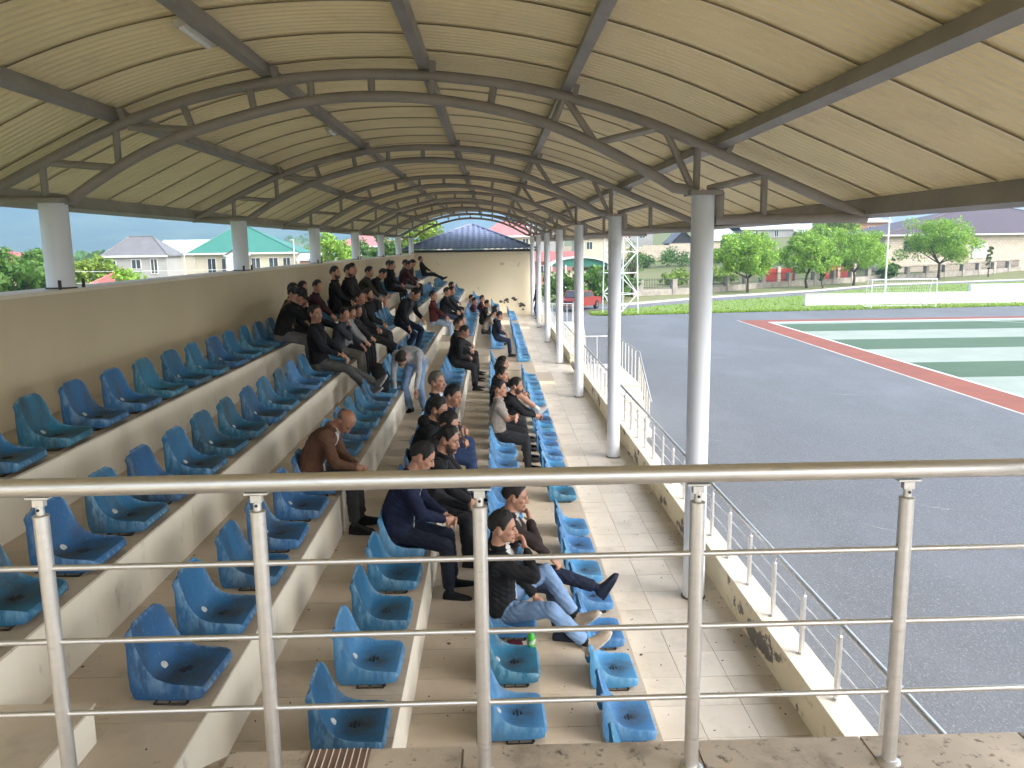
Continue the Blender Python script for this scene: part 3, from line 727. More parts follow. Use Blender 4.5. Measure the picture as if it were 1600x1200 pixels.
def ik(a, b, l1, l2, pole):
    a = Vector(a); b = Vector(b); d = b-a; L = d.length
    if L > (l1+l2)*.995: b = a+d*((l1+l2)*.995/L); d = b-a; L = d.length
    L = max(L, abs(l1-l2)+.02); t = d.normalized(); p = Vector(pole); p = (p-t*p.dot(t))
    p = p.normalized() if p.length > 1e-4 else Vector((0, 0, 1))
    ca = (l1*l1+L*L-l2*l2)/(2*l1*L); ca = max(-1, min(1, ca)); sa = math.sqrt(max(0, 1-ca*ca))
    return a+t*(l1*ca)+p*(l1*sa), b
PEOPLE = []
def person(label, loc, group='spectators', heading=0, lean=8, side=0, twist=0, hyaw=0, hpitch=0, hroll=0, feet=None, kpole=None, hips=.10, hands=None, epole=None, top=(.012, .012, .014), pants=(.02, .022, .03),
           inner=None, shoe=(.015, .015, .016), sole=None, sleeve='long', shorts=False, skin=m_skin, hair=m_hair, bald=False, beard=False, cap=None, jacket=True, hood=False, vox=.015, scale=1.0, curl=.5, sock=None, belly=0, plaid=False, collar=None, topname='cloth'):
    P = []  # (verts, faces, tag)
    V = Vector
    Xf, Yl, Zu = V((1, 0, 0)), V((0, 1, 0)), V((0, 0, 1))
    def frame(ln, sd):
        u = V((math.sin(R(ln)), math.sin(R(sd)), math.cos(R(ln)))).normalized(); l = (Yl-u*Yl.dot(u)).normalized(); f = l.cross(u); return f, l, u
    hip = V((0, 0, hips))
    f0, l0, u0_ = frame(lean*.55-6, side*.6); f1, l1, u1 = frame(lean, side); f2, l2, u2 = frame(lean*1.25+4, side)
    q = Matrix.Rotation(R(twist), 3, u1); fc, lc = q @ f1, q @ l1
    waist = hip+u0_*.17; chest = waist+u1*.20; neck = chest+u2*.155-f2*.012
    jb = .012 if jacket else 0
    sec = [(hip-u0_*.085, f0*.10, l0*.145), (hip-u0_*.02, f0*.125, l0*.175), (hip+u0_*.06, f0*(.125+jb), l0*(.17+jb)), (waist, f1*(.112+jb+belly), l1*(.150+jb)), (waist.lerp(chest, .5), fc*(.118+jb+belly*.6), lc*(.160+jb)),
           (chest, fc*(.120+jb), lc*(.178+jb)), (chest+u2*.075, fc*(.105+jb), lc*(.182+jb)), (chest+u2*.125, fc*.080, lc*.145), (neck+u2*.0, fc*.056, lc*.075)]
    sec2 = [(c-(fx*0), fx, ly) for c, fx, ly in sec]
    P.append((*loft(sec2[:3]), 'pants')); P.append((*loft(sec2[2:]), 'top'))
    if jacket: P.append((*loft([(hip+u0_*.0, f0*.138, l0*.190), (hip+u0_*.05, f0*.140, l0*.188), (waist, f1*.118, l1*.160)]), 'top'))
    # head
    hf, hl, hu = frame(lean*.55+hpitch, side*.6+hroll); q = Matrix.Rotation(R(hyaw), 3, 'Z') ; hf, hl, hu = q @ hf, q @ hl, q @ hu
    hc = neck+u2*.055+hu*.115+hf*.018
    P.append((*capsule(neck-u2*.03, hc-hu*.05-hf*.02, .060, .054), 'skin'))
    P.append((*ellip(hc-hf*.006+hu*.018, (hf*.100, hl*.079, hu*.106), 18), 'skin'))
    P.append((*ellip(hc+hf*.022-hu*.045, (hf*.072, hl*.061, hu*.078), 14), 'skin'))
    P.append((*capsule(hc+hf*.078-hu*.098, hc+hf*.074-hu*.098, .024, .022), 'skin'))
    P.append((*capsule(hc+hf*.093+hu*.010, hc+hf*.112-hu*.030, .009, .0145), 'skin'))   # nose
    for sg in (-1, 1):
        P.append((*capsule(hc+hf*.106-hu*.034, hc+hf*.098+hl*sg*.013-hu*.034, .009, .009), 'skin'))
        P.append((*ellip(hc+hl*sg*.080-hf*.010-hu*.012, (hf*.020, hl*.014, hu*.032), 10), 'skin'))  # ear
        P.append((*capsule(hc+hf*.084+hl*sg*.014+hu*.028, hc+hf*.073+hl*sg*.050+hu*.030, .010, .008), 'skin'))
        P.append((*ellip(hc+hf*.060+hl*sg*.040-hu*.020, (hf*.030, hl*.024, hu*.024), 10), 'skin'))
    P.append((*capsule(hc+hf*.094-hl*.020-hu*.064, hc+hf*.094+hl*.020-hu*.064, .0085, .0085), 'lip'))
    # collar
    cm = 'top'
    for s0 in range(9):
        a0 = R(-150+s0*300/8); a1 = R(-150+(s0+1)*300/8)
        if s0 == 8: break
        pt = lambda a: neck+u2*.018+fc*(-math.cos(a)*.070+.006)+lc*math.sin(a)*.074
        P.append((*capsule(pt(a0), pt(a1), .020, .020, 8), 'collar' if collar else cm))
    if hood: P.append((*ellip(neck-fc*.095-u2*.015, (fc*.07, lc*.13, u2*.075), 14), 'top'))
    # arms
    hands = hands or {}; epole = epole or {}
    dh = {'L': (.38, .16, .17), 'R': (.38, -.16, .17)}
    wr = {}
    for s_, sg in (('L', 1), ('R', -1)):
        sh = neck-u2*.055+lc*sg*.182-fc*.004
        tgt = V(hands.get(s_, dh[s_])); el, wrist = ik(sh, tgt, .285, .255, epole.get(s_, (-.55, sg*.7, -.5)))
        aj = .008 if jacket else 0
        P.append((*ellip(sh-lc*sg*.005-u2*.012, (fc*(.070+aj), lc*(.070+aj), u2*(.068+aj)), 12), 'top'))
        if sleeve == 'short':
            mid_ = sh.lerp(el, .72); P.append((*capsule(sh, mid_, .062, .060, flat=1), 'top')); P.append((*capsule(sh.lerp(el, .5), el, .046, .041), 'skin'))
            P.append((*capsule(el, wrist, .042, .028), 'skin'))
        else:
            P.append((*capsule(sh, el, .060+aj, .048+aj), 'top')); cuff = el.lerp(wrist, .93); P.append((*capsule(el, cuff, .048+aj, .034+aj*.7, flat=1), 'top'))
            P.append((*capsule(el.lerp(wrist, .8), wrist, .028, .026), 'skin'))
        fd = (wrist-el).normalized()
        # hand: palm + five bent fingers
        nrm = V(hands.get(s_+'n', (0, 0, -1))); nrm = (nrm-fd*nrm.dot(fd)).normalized(); sd_ = fd.cross(nrm)*(1 if sg > 0 else -1)
        pc = wrist+fd*.052
        P.append((*ellip(pc, (fd*.058, sd_*.044, nrm*.019), 12), 'skin'))
        cu = hands.get(s_+'c', curl)
        for i_, (off, ln_) in enumerate(((.030, .070), (.010, .080), (-.011, .075), (-.031, .058))):
            a0 = pc+fd*.040+sd_*off; d1 = (fd*math.cos(cu)+nrm*math.sin(cu)+sd_*off*1.5).normalized(); a1 = a0+d1*ln_*.52
            d2 = (fd*math.cos(cu*2.3)+nrm*math.sin(cu*2.3)).normalized(); a2 = a1+d2*ln_*.5
            P.append((*capsule(a0, a1, .0105, .0100, 8), 'skin')); P.append((*capsule(a1, a2, .0100, .0085, 8), 'skin'))
        t0 = wrist+fd*.025+sd_*.034; t1 = t0+(fd*.7+sd_*.6+nrm*.35).normalized()*.042; t2 = t1+(fd*.9+nrm*.5).normalized()*.032
        P.append((*capsule(t0, t1, .0135, .0115, 8), 'skin')); P.append((*capsule(t1, t2, .0115, .0090, 8), 'skin'))
        wr[s_] = wrist
    # legs
    feet = feet or {}; kpole = kpole or {}
    df = {'L': (.46, .13, -.43), 'R': (.44, -.13, -.43)}
    for s_, sg in (('L', 1), ('R', -1)):
        hj = hip+l0*sg*.088-u0_*.01
        kn, an = ik(hj, V(feet.get(s_, df[s_])), .435, .425, kpole.get(s_, (.6, sg*.12, .8)))
        P.append((*ellip(hj-u0_*.02-f0*.03, (f0*.10, l0*.095, u0_*.095), 12), 'pants'))
        if shorts:
            md = hj.lerp(kn, .82); P.append((*capsule(hj, md, .090, .078, flat=1), 'pants')); P.append((*capsule(hj.lerp(kn, .6), kn, .062, .055), 'skin'))
            P.append((*capsule(kn, kn.lerp(an, .35), .054, .056), 'skin')); P.append((*capsule(kn.lerp(an, .35), an.lerp(kn, .2), .055, .040), 'skin')); P.append((*capsule(an.lerp(kn, .22), an, .040, .038), 'sock'))
        else:
            P.append((*capsule(hj, kn, .088, .064), 'pants')); P.append((*capsule(kn, kn.lerp(an, .4), .063, .062), 'pants')); P.append((*capsule(kn.lerp(an, .4), an.lerp(kn, .10), .062, .054, flat=1), 'pants'))
            P.append((*capsule(an.lerp(kn, .25), an-(an-kn).normalized()*-.01, .040, .036), 'sock'))
        shin = (an-kn).normalized(); fdir = V(feet.get(s_+'d', (1, sg*.18, -.05))); fdir = (fdir-shin*fdir.dot(shin)*.75).normalized()
        upf = (-shin-fdir*(-shin).dot(fdir)).normalized(); lt = fdir.cross(upf)
        base = an-upf*.052
        P.append((*loft([(base-fdir*.062, upf*.020, lt*.022), (base-fdir*.05+upf*.01, upf*.044, lt*.036), (base+upf*.015, upf*.058, lt*.040), (base+fdir*.07+upf*.003, upf*.040, lt*.043), (base+fdir*.135-upf*.007, upf*.031, lt*.046), (base+fdir*.185-upf*.012, upf*.022, lt*.034), (base+fdir*.198-upf*.016, upf*.012, lt*.018)], 14), 'shoe'))
        P.append((*loft([(base-fdir*.068-upf*.036, upf*.012, lt*.028), (base-upf*.036, upf*.013, lt*.043), (base+fdir*.09-upf*.036, upf*.012, lt*.048), (base+fdir*.15-upf*.034, upf*.012, lt*.047), (base+fdir*.204-upf*.026, upf*.010, lt*.022)], 14), 'sole' if sole else 'shoe'))
    # assemble
    vs_ = []; fs = []; tags = []
    for v, f, pr_, tg in P:
        o = len(vs_); vs_ += [tuple(Vector(p)*scale) for p in v]; fs += [tuple(i+o for i in q_) for q_ in f]; tags += [tg]*len(v)
    me = bpy.data.meshes.new('body_src'); me.from_pydata(vs_, [], fs)
    ob = bpy.data.objects.new('person', me); COL.objects.link(ob)
    rm = ob.modifiers.new('r', 'REMESH'); rm.mode = 'VOXEL'; rm.voxel_size = vox; rm.use_smooth_shade = True
    sm = ob.modifiers.new('s', 'SMOOTH'); sm.factor = .5; sm.iterations = 3 if vox > .009 else 2
    ob.location = loc; ob.rotation_euler.z = R(heading)
    tag(ob, label, 'person', group)
    T = dict(skin=skin, top=cloth(top, name=topname), pants=cloth(pants), shoe=cloth(shoe, .6), brow=hair if not bald else m_skint, lip=m_lip)
    T['inner'] = cloth(inner) if inner else T['top']; T['sole'] = cloth(sole, .7) if sole else T['shoe']; T['sock'] = cloth(sock) if sock else T['pants']; T['collar'] = cloth(collar) if collar else T['top']
    PEOPLE.append(dict(o=ob, P=[(pr_, tg) for v, f, pr_, tg in P], scale=scale, T=T, inner=inner, chest=chest*scale, fc=fc.copy(), lc=lc.copy(), u=u1.copy(), vox=vox, plaid=plaid, jacket=jacket, top=top, hc=hc*scale))
    # hair, beard, eyes as children
    S = scale
    def shell(th, zlim, rad, cen, nm, mat_, amp):
        n1, n2 = 30, 40; v = []; ok = []; ph0 = random.uniform(0, 6)
        for i in range(n1+1):
            t_ = math.pi*i/n1
            for k in range(n2):
                p_ = 2*math.pi*k/n2; d = (math.sin(t_)*math.cos(p_), math.sin(t_)*math.sin(p_), math.cos(t_))
                z_ = zlim(d, math.atan2(d[1], d[0])); e = d[2]-z_+(.05*math.sin(3*p_+ph0*3)+.03*math.sin(8*p_+ph0) if nm == 'hair' else 0)
                g_ = min(1, max(0, (e+.07)/.14)); g_ = g_*g_*(3-2*g_)
                grow = min(1, max(0, (e+.02)/.45)) if nm == 'hair' else 1
                wv = 1+amp*(math.sin(7*p_+4*t_+ph0)*math.cos(9*t_+ph0*2)+.6*math.sin(17*p_+ph0)*math.sin(15*t_))
                fr = 1+(.55*max(0, d[0])*max(0, d[2]) if nm == 'hair' else 0)
                h = .90+g_*(.105+.012+th*grow*wv*fr)+(.012*random.random() if nm == 'hair' else .006*random.random())
                v.append((cen+hf*(d[0]*rad[0]*h)+hl*(d[1]*rad[1]*h)+hu*(d[2]*rad[2]*h))*S); ok.append(e > -.30)
        f = []
        for i in range(n1):
            for k in range(n2):
                q_ = (i*n2+k, (i+1)*n2+k, (i+1)*n2+(k+1) % n2, i*n2+(k+1) % n2)
                if all(ok[a] for a in q_): f.append(q_)
        hm = bpy.data.meshes.new(nm); hm.from_pydata([tuple(p) for p in v], [], f); hm.materials.append(mat_); hm.polygons.foreach_set('use_smooth', [True]*len(f))
        o_ = bpy.data.objects.new(nm, hm); COL.objects.link(o_); o_.parent = ob
    if cap:
        shell(.14, lambda d, a: .18 if d[0] > .2 else .10, (.100, .080, .108), hc-hf*.006+hu*.018, 'cap', cloth(cap), .02)
        bm_ = MB(); pts = []
        for k in range(9):
            a = R(-60+15*k); pts.append((hc+hu*.055+hf*(.085*math.cos(a)+.0)+hl*(.082*math.sin(a)), hc+hu*.040+hf*(.09+.075*math.cos(a))+hl*(.080*math.sin(a))))
        bm_.grid([[tuple(a*S) for a, c in pts], [tuple(c*S) for a, c in pts]]); bm_.grid([[tuple((a-hu*.006)*S) for a, c in pts], [tuple((c-hu*.006)*S) for a, c in pts]])
        o_ = bpy.data.objects.new('cap_brim', bm_.mesh('cap_brim', cloth(cap), 'all')); COL.objects.link(o_); o_.parent = ob
    if not bald:
        def zl(d, a):
            a = abs(a)
            return float(np.interp(a, [0, .50, .85, 1.12, 1.30, 1.42, 1.55, 1.85, 2.1, 2.5, 3.15], [.70, .66, .50, .10, -.25, -.15, .14, .14, -.25, -.48, -.58]))
        shell(.17, zl, (.100, .079, .106), hc-hf*.006+hu*.018, 'hair', hair, .22)
    else:
        def zl(d, a):
            a = abs(a); return float(np.interp(a, [0, 1.2, 1.6, 2.3, 3.15], [1.5, 1.5, -.1, -.4, -.5])) if d[2] < .25 else 2
        shell(.05, zl, (.100, .079, .106), hc-hf*.006+hu*.018, 'hair', hair, .1)
    if beard:
        def zb(d, a):
            a = abs(a); return -2 if (d[2] < float(np.interp(a, [0, .35, .7, 1.4, 1.7], [-.22, -.10, -.05, .35, .5])) and a < 1.6) else 2
        def zb2(d, a): return -1 if zb(d, a) < 0 else 2
        shell(.10, zb2, (.076, .062, .080), hc+hf*.022-hu*.045, 'beard', m_beard, .05)
    if vox < .012:
        for sg in (-1, 1):
            v, f, _ = ellip((hc+hf*.0865+hl*sg*.033+hu*.011)*S, (hf*.008*S, hl*.012*S, hu*.0055*S), 8)
            e_ = bpy.data.meshes.new('eye'); e_.from_pydata([tuple(p) for p in v], [], f); e_.materials.append(m_eye)
            o_ = bpy.data.objects.new('eye', e_); COL.objects.link(o_); o_.parent = ob
            v, f, _ = capsule((hc+hf*.0945+hl*sg*.016+hu*.032)*S, (hc+hf*.0835+hl*sg*.050+hu*.031)*S, .0042*S, .0026*S, 6)
            e_ = bpy.data.meshes.new('eyebrow'); e_.from_pydata([tuple(p) for p in v], [], f); e_.materials.append(hair if not bald else m_hairg)
            o_ = bpy.data.objects.new('eyebrow', e_); COL.objects.link(o_); o_.parent = ob
    return ob
def seatpos(k, y, dx=-.07): return (SX[k]+dx, y, ZT(k)+.098)
BLK = (.012, .012, .014); DG = (.030, .031, .034); NAVY = (.014, .019, .045); JEAN = (.045, .075, .15); LJ = (.20, .31, .50); GREY = (.22, .22, .24)
FOLD = {'L': (.30, .07, .22), 'R': (.32, -.03, .20), 'Ln': (-.3, -.6, -.4), 'Rn': (-.3, .6, -.4)}
CROSS = {'L': (.24, -.12, .36), 'R': (.26, .12, .33), 'Ln': (-1, 0, -.2), 'Rn': (-1, 0, -.2)}
FWD = {'L': (.46, .05, .12), 'R': (.47, -.05, .13), 'Ln': (-.2, -.8, -.3), 'Rn': (-.2, .8, -.3)}
MOUTH = {'L': (.44, .05, .18), 'R': (.24, -.04, .57), 'Rn': (-.8, .2, .1), 'Rc': .7}
N = .008
# near group
person('man in open black jacket and light blue jeans resting beige sneakers on a seat', seatpos(2, 6.08, -.10), lean=2, side=-10, hyaw=-12, hpitch=6, hands={'R': (.205, -.085, .60), 'Rn': (-.9, .3, .1), 'Rc': .8, 'L': (.30, .04, .12), 'Ln': (-.2, -.9, -.3)},
       epole={'R': (.35, -.75, -.6)}, feet={'R': (.66, -.20, -.13), 'Rd': (1, .1, .75), 'L': (.60, .03, -.02), 'Ld': (1, -.35, .75)}, kpole={'R': (.2, -.5, .8), 'L': (.1, .25, 1)}, top=BLK, inner=(.62, .62, .60), pants=LJ, shoe=(.42, .34, .26), sole=(.55, .52, .47), sock=BLK, vox=N, belly=.02)
person('man in dark brown jacket biting his fingers beside the light blue jeans', seatpos(2, 6.76), lean=10, hyaw=-8, hpitch=6, hands=dict(MOUTH, R=(.24, -.05, .58)), epole={'R': (.3, -.8, -.6)}, feet={'R': (.48, -.12, -.42), 'L': (.83, -.05, -.05), 'Ld': (1, -.15, .55)}, kpole={'L': (.1, .2, 1)},
       top=(.040, .028, .028), pants=(.016, .024, .05), inner=(.5, .5, .5), shoe=(.02, .027, .05), vox=N)
person('man in navy suit hunched over his phone, third row', seatpos(3, 6.80), lean=19, hyaw=-5, hpitch=18, hands={'L': (.42, .04, .20), 'R': (.42, -.06, .20), 'Ln': (-.5, -.7, -.1), 'Rn': (-.5, .7, -.1)}, top=(.011, .016, .045), inner=(.6, .63, .68), pants=(.012, .016, .032), shoe=BLK, vox=N, belly=.02)
person('man in black puffer jacket, hands together, just beyond the navy suit', seatpos(3, 7.50, .07), lean=27, hyaw=-22, hpitch=0, hands=FWD, top=BLK, pants=BLK, vox=N, beard=True, hood=True, skin=m_skin)
person('man in dark grey sweatshirt and grey trousers, sitting third beyond the navy suit', seatpos(3, 8.18, .03), lean=27, hyaw=-22, hpitch=4, hands=FWD, top=(.028, .028, .030), pants=(.065, .066, .078), vox=N, jacket=False)
person('man in black hooded jacket and grey trousers, looking right from the third row', seatpos(3, 8.86), lean=23, hyaw=-25, hpitch=0, hands=FOLD, top=BLK, pants=(.062, .064, .075), vox=N, hood=True, beard=True)
person('black haired man in blue denim jacket in front of the grey haired man', seatpos(3, 9.56, .06), lean=22, hyaw=-30, hpitch=2, hands=FOLD, top=(.020, .026, .060), pants=(.030, .055, .13), vox=N, inner=(.02, .02, .03), scale=1.02)
person('grey haired older man in dark suit jacket, white shirt and jeans', seatpos(3, 10.25, .02), lean=4, hyaw=-25, hpitch=-2, hands=FOLD, top=(.032, .036, .062), inner=(.62, .62, .62), pants=(.030, .055, .13), hair=m_hairg, vox=N, scale=1.03)
person('bald man in brown leather jacket with his head bowed, fourth row', seatpos(4, 7.38, -.08), lean=32, hips=.07, scale=.93, hyaw=-25, hpitch=42, hands=FWD, top=(.115, .055, .032), pants=(.045, .043, .042), inner=(.5, .5, .5), bald=True, skin=m_skint, hair=m_hairg, vox=N, shoe=BLK)
person('man in beige grey t-shirt with folded arms and black trousers, second row', seatpos(2, 12.05), lean=3, hyaw=-14, hands=CROSS, epole={'L': (-.1, .8, -.6), 'R': (-.1, -.8, -.6)}, top=(.30, .265, .235), pants=(.022, .023, .026), sleeve='short', jacket=False, vox=.009, shoe=BLK, belly=.015)
person('bearded man in black leaning forward with clasped hands, second row', seatpos(2, 12.72), lean=30, hyaw=-10, hpitch=-8, hands={'L': (.60, .02, .24), 'R': (.60, -.05, .24), 'Ln': (-.2, -.8, 0), 'Rn': (-.2, .8, 0)}, top=BLK, pants=(.018, .018, .02), beard=True, vox=.009)
person('man with thin glasses and black top behind the folded arms man', seatpos(2, 13.42), lean=8, hyaw=-20, hands=FOLD, top=BLK, pants=DG, vox=.009)
person('black clothed man beside the man in white shorts, second row', seatpos(2, 14.05), lean=6, hyaw=-12, hands=FOLD, top=(.02, .02, .022), pants=BLK, vox=.01)
person('bare legged man in dark top with white socks and shoes on a front seat', seatpos(2, 14.75), lean=10, hyaw=-6, hands={'L': (.5, .1, .2), 'R': (.52, -.05, .24)}, feet={'R': (.75, -.1, -.06), 'Rd': (1, 0, .5), 'L': (.72, .1, -.1), 'Ld': (1, 0, .5)}, kpole={'L': (.1, .1, 1), 'R': (.1, -.1, 1)}, top=BLK, pants=(.05, .05, .055), shorts=True, sock=(.7, .7, .7), shoe=(.7, .7, .7), vox=.01)
# bending and standing men
person('man in light grey sweatshirt and pale jeans bending right over between rows', (-1.24, 12.85, ZT(3)), heading=-104, hips=.82, lean=80, hyaw=0, hpitch=35, hands={'L': (.50, .16, .42), 'R': (.48, -.20, .32)}, epole={'L': (0, .9, .3), 'R': (0, -.9, .3)}, feet={'L': (.02, .12, .07), 'R': (.0, -.12, .07)}, kpole={'L': (1, .1, .1), 'R': (1, -.1, .1)},
       top=(.40, .41, .45), pants=LJ, shoe=BLK, jacket=False, vox=.009)
person('standing man in open black jacket and navy jeans stepping down among the seats', (-1.93, 17.2, ZT(4)), heading=-25, hips=.68, lean=30, hyaw=0, hpitch=28, hands={'L': (.36, .24, .72), 'R': (.30, -.22, .60)}, feet={'L': (.28, .10, .10), 'R': (.12, -.10, .07)}, kpole={'L': (1, .1, .2), 'R': (1, 0, .2)},
       top=BLK, inner=(.06, .062, .065), pants=(.014, .022, .05), vox=.011)
# third and second rows, middle distance
person('man in black leather jacket and dark jeans, nearest of the trio in row three', seatpos(3, 17.1), lean=22, hyaw=-8, hpitch=6, hands=FOLD, top=BLK, pants=(.02, .02, .024), skin=m_skint, vox=.012)
person('man in black jacket with short hair, left of the trio in row three', seatpos(3, 18.3), lean=6, hyaw=-20, hands=FOLD, top=(.02, .02, .018), pants=BLK, vox=.012)
person('man at the back of the trio in row three, mostly hidden, wearing a dark coat', seatpos(3, 19.2), lean=10, hyaw=-15, hands=FOLD, top=(.03, .026, .024), pants=BLK, vox=.012)
person('man in black hoodie and navy jeans sitting side on with one foot down, row two', seatpos(2, 25.2), lean=14, hyaw=20, hands=FOLD, top=(.014, .018, .03), pants=(.016, .026, .055), hood=True, vox=.013)
person('man in beige jumper leaning on his knees, aisle end of row two', (-.30, 27.3, ZT(2)+.1), lean=34, hyaw=10, hands=FWD, top=(.33, .28, .23), pants=(.03, .03, .033), jacket=False, vox=.013)
person('dark haired man in black and white patterned shirt beside the beige jumper', (-.20, 28.2, ZT(2)+.1), lean=24, hyaw=0, hands=FWD, top=(.10, .09, .09), pants=(.05, .05, .06), vox=.014)
person('man in dark red jumper on the step beyond the beige jumper', (-.85, 31.8, ZT(2)+.12), lean=12, hyaw=-15, hands=FOLD, top=(.09, .014, .018), pants=(.04, .04, .05), vox=.014)
person('man in maroon shirt seated among the far second row group', (-.55, 33.2, ZT(2)+.12), lean=10, hyaw=-10, hands=FOLD, top=(.07, .02, .022), pants=DG, vox=.014)
person('man in black at the rear of the far second row group', (-.40, 30.4, ZT(2)+.12), lean=16, hyaw=-15, hands=FOLD, top=BLK, pants=BLK, vox=.014)
person('man in grey top half hidden at the left of the far second row group', (-.98, 33.6, ZT(2)+.12), lean=8, hyaw=-5, hands=FOLD, top=(.2, .2, .2), pants=DG, vox=.014)
person('youth in red and black plaid shirt and light jeans on the aisle step', (-1.62, 22.5, ZT(4)+.1), lean=-2, hyaw=-14, hands=FOLD, top=(.16, .020, .024), plaid=True, pants=(.30, .39, .52), vox=.011)
person('man in black jacket with light collar behind the plaid shirt', (-1.50, 24.5, ZT(4)+.1), lean=12, hyaw=-20, hands=FWD, top=BLK, inner=(.10, .10, .10), pants=(.05, .07, .12), vox=.013)
person('young man in dark jacket next to the light collared man, row four', (-1.42, 25.3, ZT(4)+.1), lean=14, hyaw=-15, hands=FWD, top=(.02, .02, .024), pants=BLK, vox=.013)
person('man at the back of row four looking over the dark jackets', (-1.50, 28.2, ZT(4)+.1), lean=8, hyaw=-20, hands=FOLD, top=(.02, .03, .05), pants=BLK, vox=.014)
# fifth row
person('young man in black sweater and grey trousers with one ankle crossed, facing the camera', seatpos(5, 11.85), lean=-2, hyaw=-38, hpitch=0, hands={'L': (.34, .05, .18), 'R': (.30, -.12, .22)}, feet={'R': (.72, -.15, -.30), 'L': (.80, .02, -.22), 'Ld': (1, -.2, .5)}, top=(.013, .013, .018), pants=(.10, .10, .098), shoe=(.14, .135, .13), sole=(.4, .4, .38), vox=.010)
person('boy in grey shirt resting chin on hand behind the black sweater', seatpos(5, 13.3), scale=.86, lean=14, hyaw=-30, hands=dict(MOUTH), top=(.05, .055, .07), pants=(.16, .15, .13), vox=.012)
person('boy in white and grey jacket next to the boy resting his chin', seatpos(5, 14.0), scale=.82, lean=14, hyaw=-30, hands=FWD, top=(.30, .30, .31), pants=BLK, vox=.012)
person('small boy in dark top at the end of the boys, row five', seatpos(5, 14.7), lean=14, hyaw=-32, hands=FWD, top=(.03, .025, .03), pants=BLK, vox=.012, scale=.80)
person('man with glasses in black jacket, legs stretched over the row below', seatpos(5, 15.6), lean=2, hyaw=-28, hands=FOLD, feet={'R': (.80, -.10, -.22), 'L': (.84, .10, -.25)}, top=BLK, inner=(.05, .05, .05), pants=(.018, .018, .02), vox=.011)
person('bearded man beside the man with glasses, row five', seatpos(5, 16.5), lean=4, hyaw=-25, hands=FOLD, top=(.016, .016, .018), pants=DG, beard=True, vox=.012)
# top row, near cluster
person('youth in dark cap hiding his face with a hand, grey trousers, top row', seatpos(6, 12.1, .18), scale=.93, lean=27, hyaw=-20, hpitch=20, cap=(.012, .012, .012), hands={'R': (.40, -.02, .52), 'Rn': (-.9, .2, .1), 'L': (.42, .12, .16)}, epole={'R': (.3, -.7, -.6)}, top=BLK, pants=(.20, .20, .22), shoe=(.5, .48, .46), vox=.010)
person('boy in tan jacket bent behind the youth in the cap', seatpos(6, 12.8, .05), scale=.84, lean=16, hyaw=-15, hpitch=5, hands=FWD, top=(.20, .115, .055), pants=BLK, vox=.012)
person('boy in black holding a pale blue phone, top row', seatpos(6, 13.45), scale=.86, lean=12, hyaw=-25, hands={'L': (.34, .0, .46), 'R': (.34, -.1, .46), 'Ln': (-1, 0, 0), 'Rn': (-1, 0, 0)}, top=(.02, .018, .018), pants=BLK, vox=.012)
person('boy with black hair next to the boy holding the phone', seatpos(6, 14.15), scale=.86, lean=12, hyaw=-25, hands=FOLD, top=(.03, .02, .022), pants=(.02, .025, .04), vox=.012)
person('boy in maroon top with navy trousers stretched over the seat in front', seatpos(6, 14.85, .0), scale=.86, lean=16, hyaw=-30, hands=FWD, feet={'R': (.80, -.35, -.18), 'L': (.82, -.20, -.20)}, top=(.045, .014, .018), pants=(.016, .02, .034), vox=.012)
# top row, middle cluster
person('young man in plain black shirt against the back wall, nearest of the bearded trio', seatpos(6, 17.2, .0), lean=2, hyaw=-20, hands=FOLD, top=(.010, .010, .011), pants=BLK, jacket=False, vox=.011, beard=True, scale=1.04)
person('bearded man in black, middle of the trio against the back wall', seatpos(6, 18.3, .05), lean=6, hyaw=-22, hands=FOLD, top=(.016, .013, .013), pants=BLK, beard=True, vox=.012, scale=1.05)
person('man in charcoal with thick hair, farthest of the trio by the back wall', seatpos(6, 19.3, .0), lean=2, hyaw=-18, hands=FOLD, top=(.03, .026, .026), pants=DG, vox=.012, scale=1.06)
person('man in dark olive jacket leaning forward in front of the trio', seatpos(6, 20.2, .05), lean=22, hyaw=-15, hands=FWD, top=(.035, .033, .024), pants=DG, vox=.013)
person('bare kneed youth in black top and shorts, lower side of the top row', seatpos(6, 21.2, .10), lean=34, hyaw=0, hpitch=15, hands=FWD, shorts=True, top=BLK, pants=(.3, .3, .3), sock=(.5, .5, .5), shoe=(.6, .6, .6), vox=.012)
# top row, far cluster
person('man in black hooded coat, nearest of the far top row cluster', seatpos(6, 25.4, .15), lean=6, hyaw=-15, hands=FOLD, hood=True, top=BLK, pants=BLK, vox=.013)
person('man behind the hooded coat in the far top row cluster', seatpos(6, 26.4), lean=6, hyaw=-15, hands=FOLD, top=(.02, .016, .016), pants=DG, vox=.014)
person('man in dark red shirt resting his arms, far top row cluster', seatpos(6, 27.0, .35), lean=20, hyaw=-15, hands=FWD, top=(.06, .016, .018), pants=(.24, .24, .26), vox=.014)
person('man in grey jacket with striped sleeve, far top row cluster', seatpos(6, 28.2, .2), lean=12, hyaw=-10, hands=FOLD, top=(.08, .085, .10), pants=BLK, vox=.014)
person('man in black cap at the right of the far top row cluster', seatpos(6, 29.2, .3), lean=16, hyaw=-10, cap=BLK, hands=FOLD, top=(.02, .02, .022), pants=BLK, vox=.014)
person('lone boy in black stretched out on the top row by the end building', seatpos(6, 37.9, .15), lean=-14, hyaw=10, hands=FOLD, feet={'R': (.80, -.1, -.1), 'L': (.84, .1, -.08)}, top=BLK, pants=BLK, vox=.014)
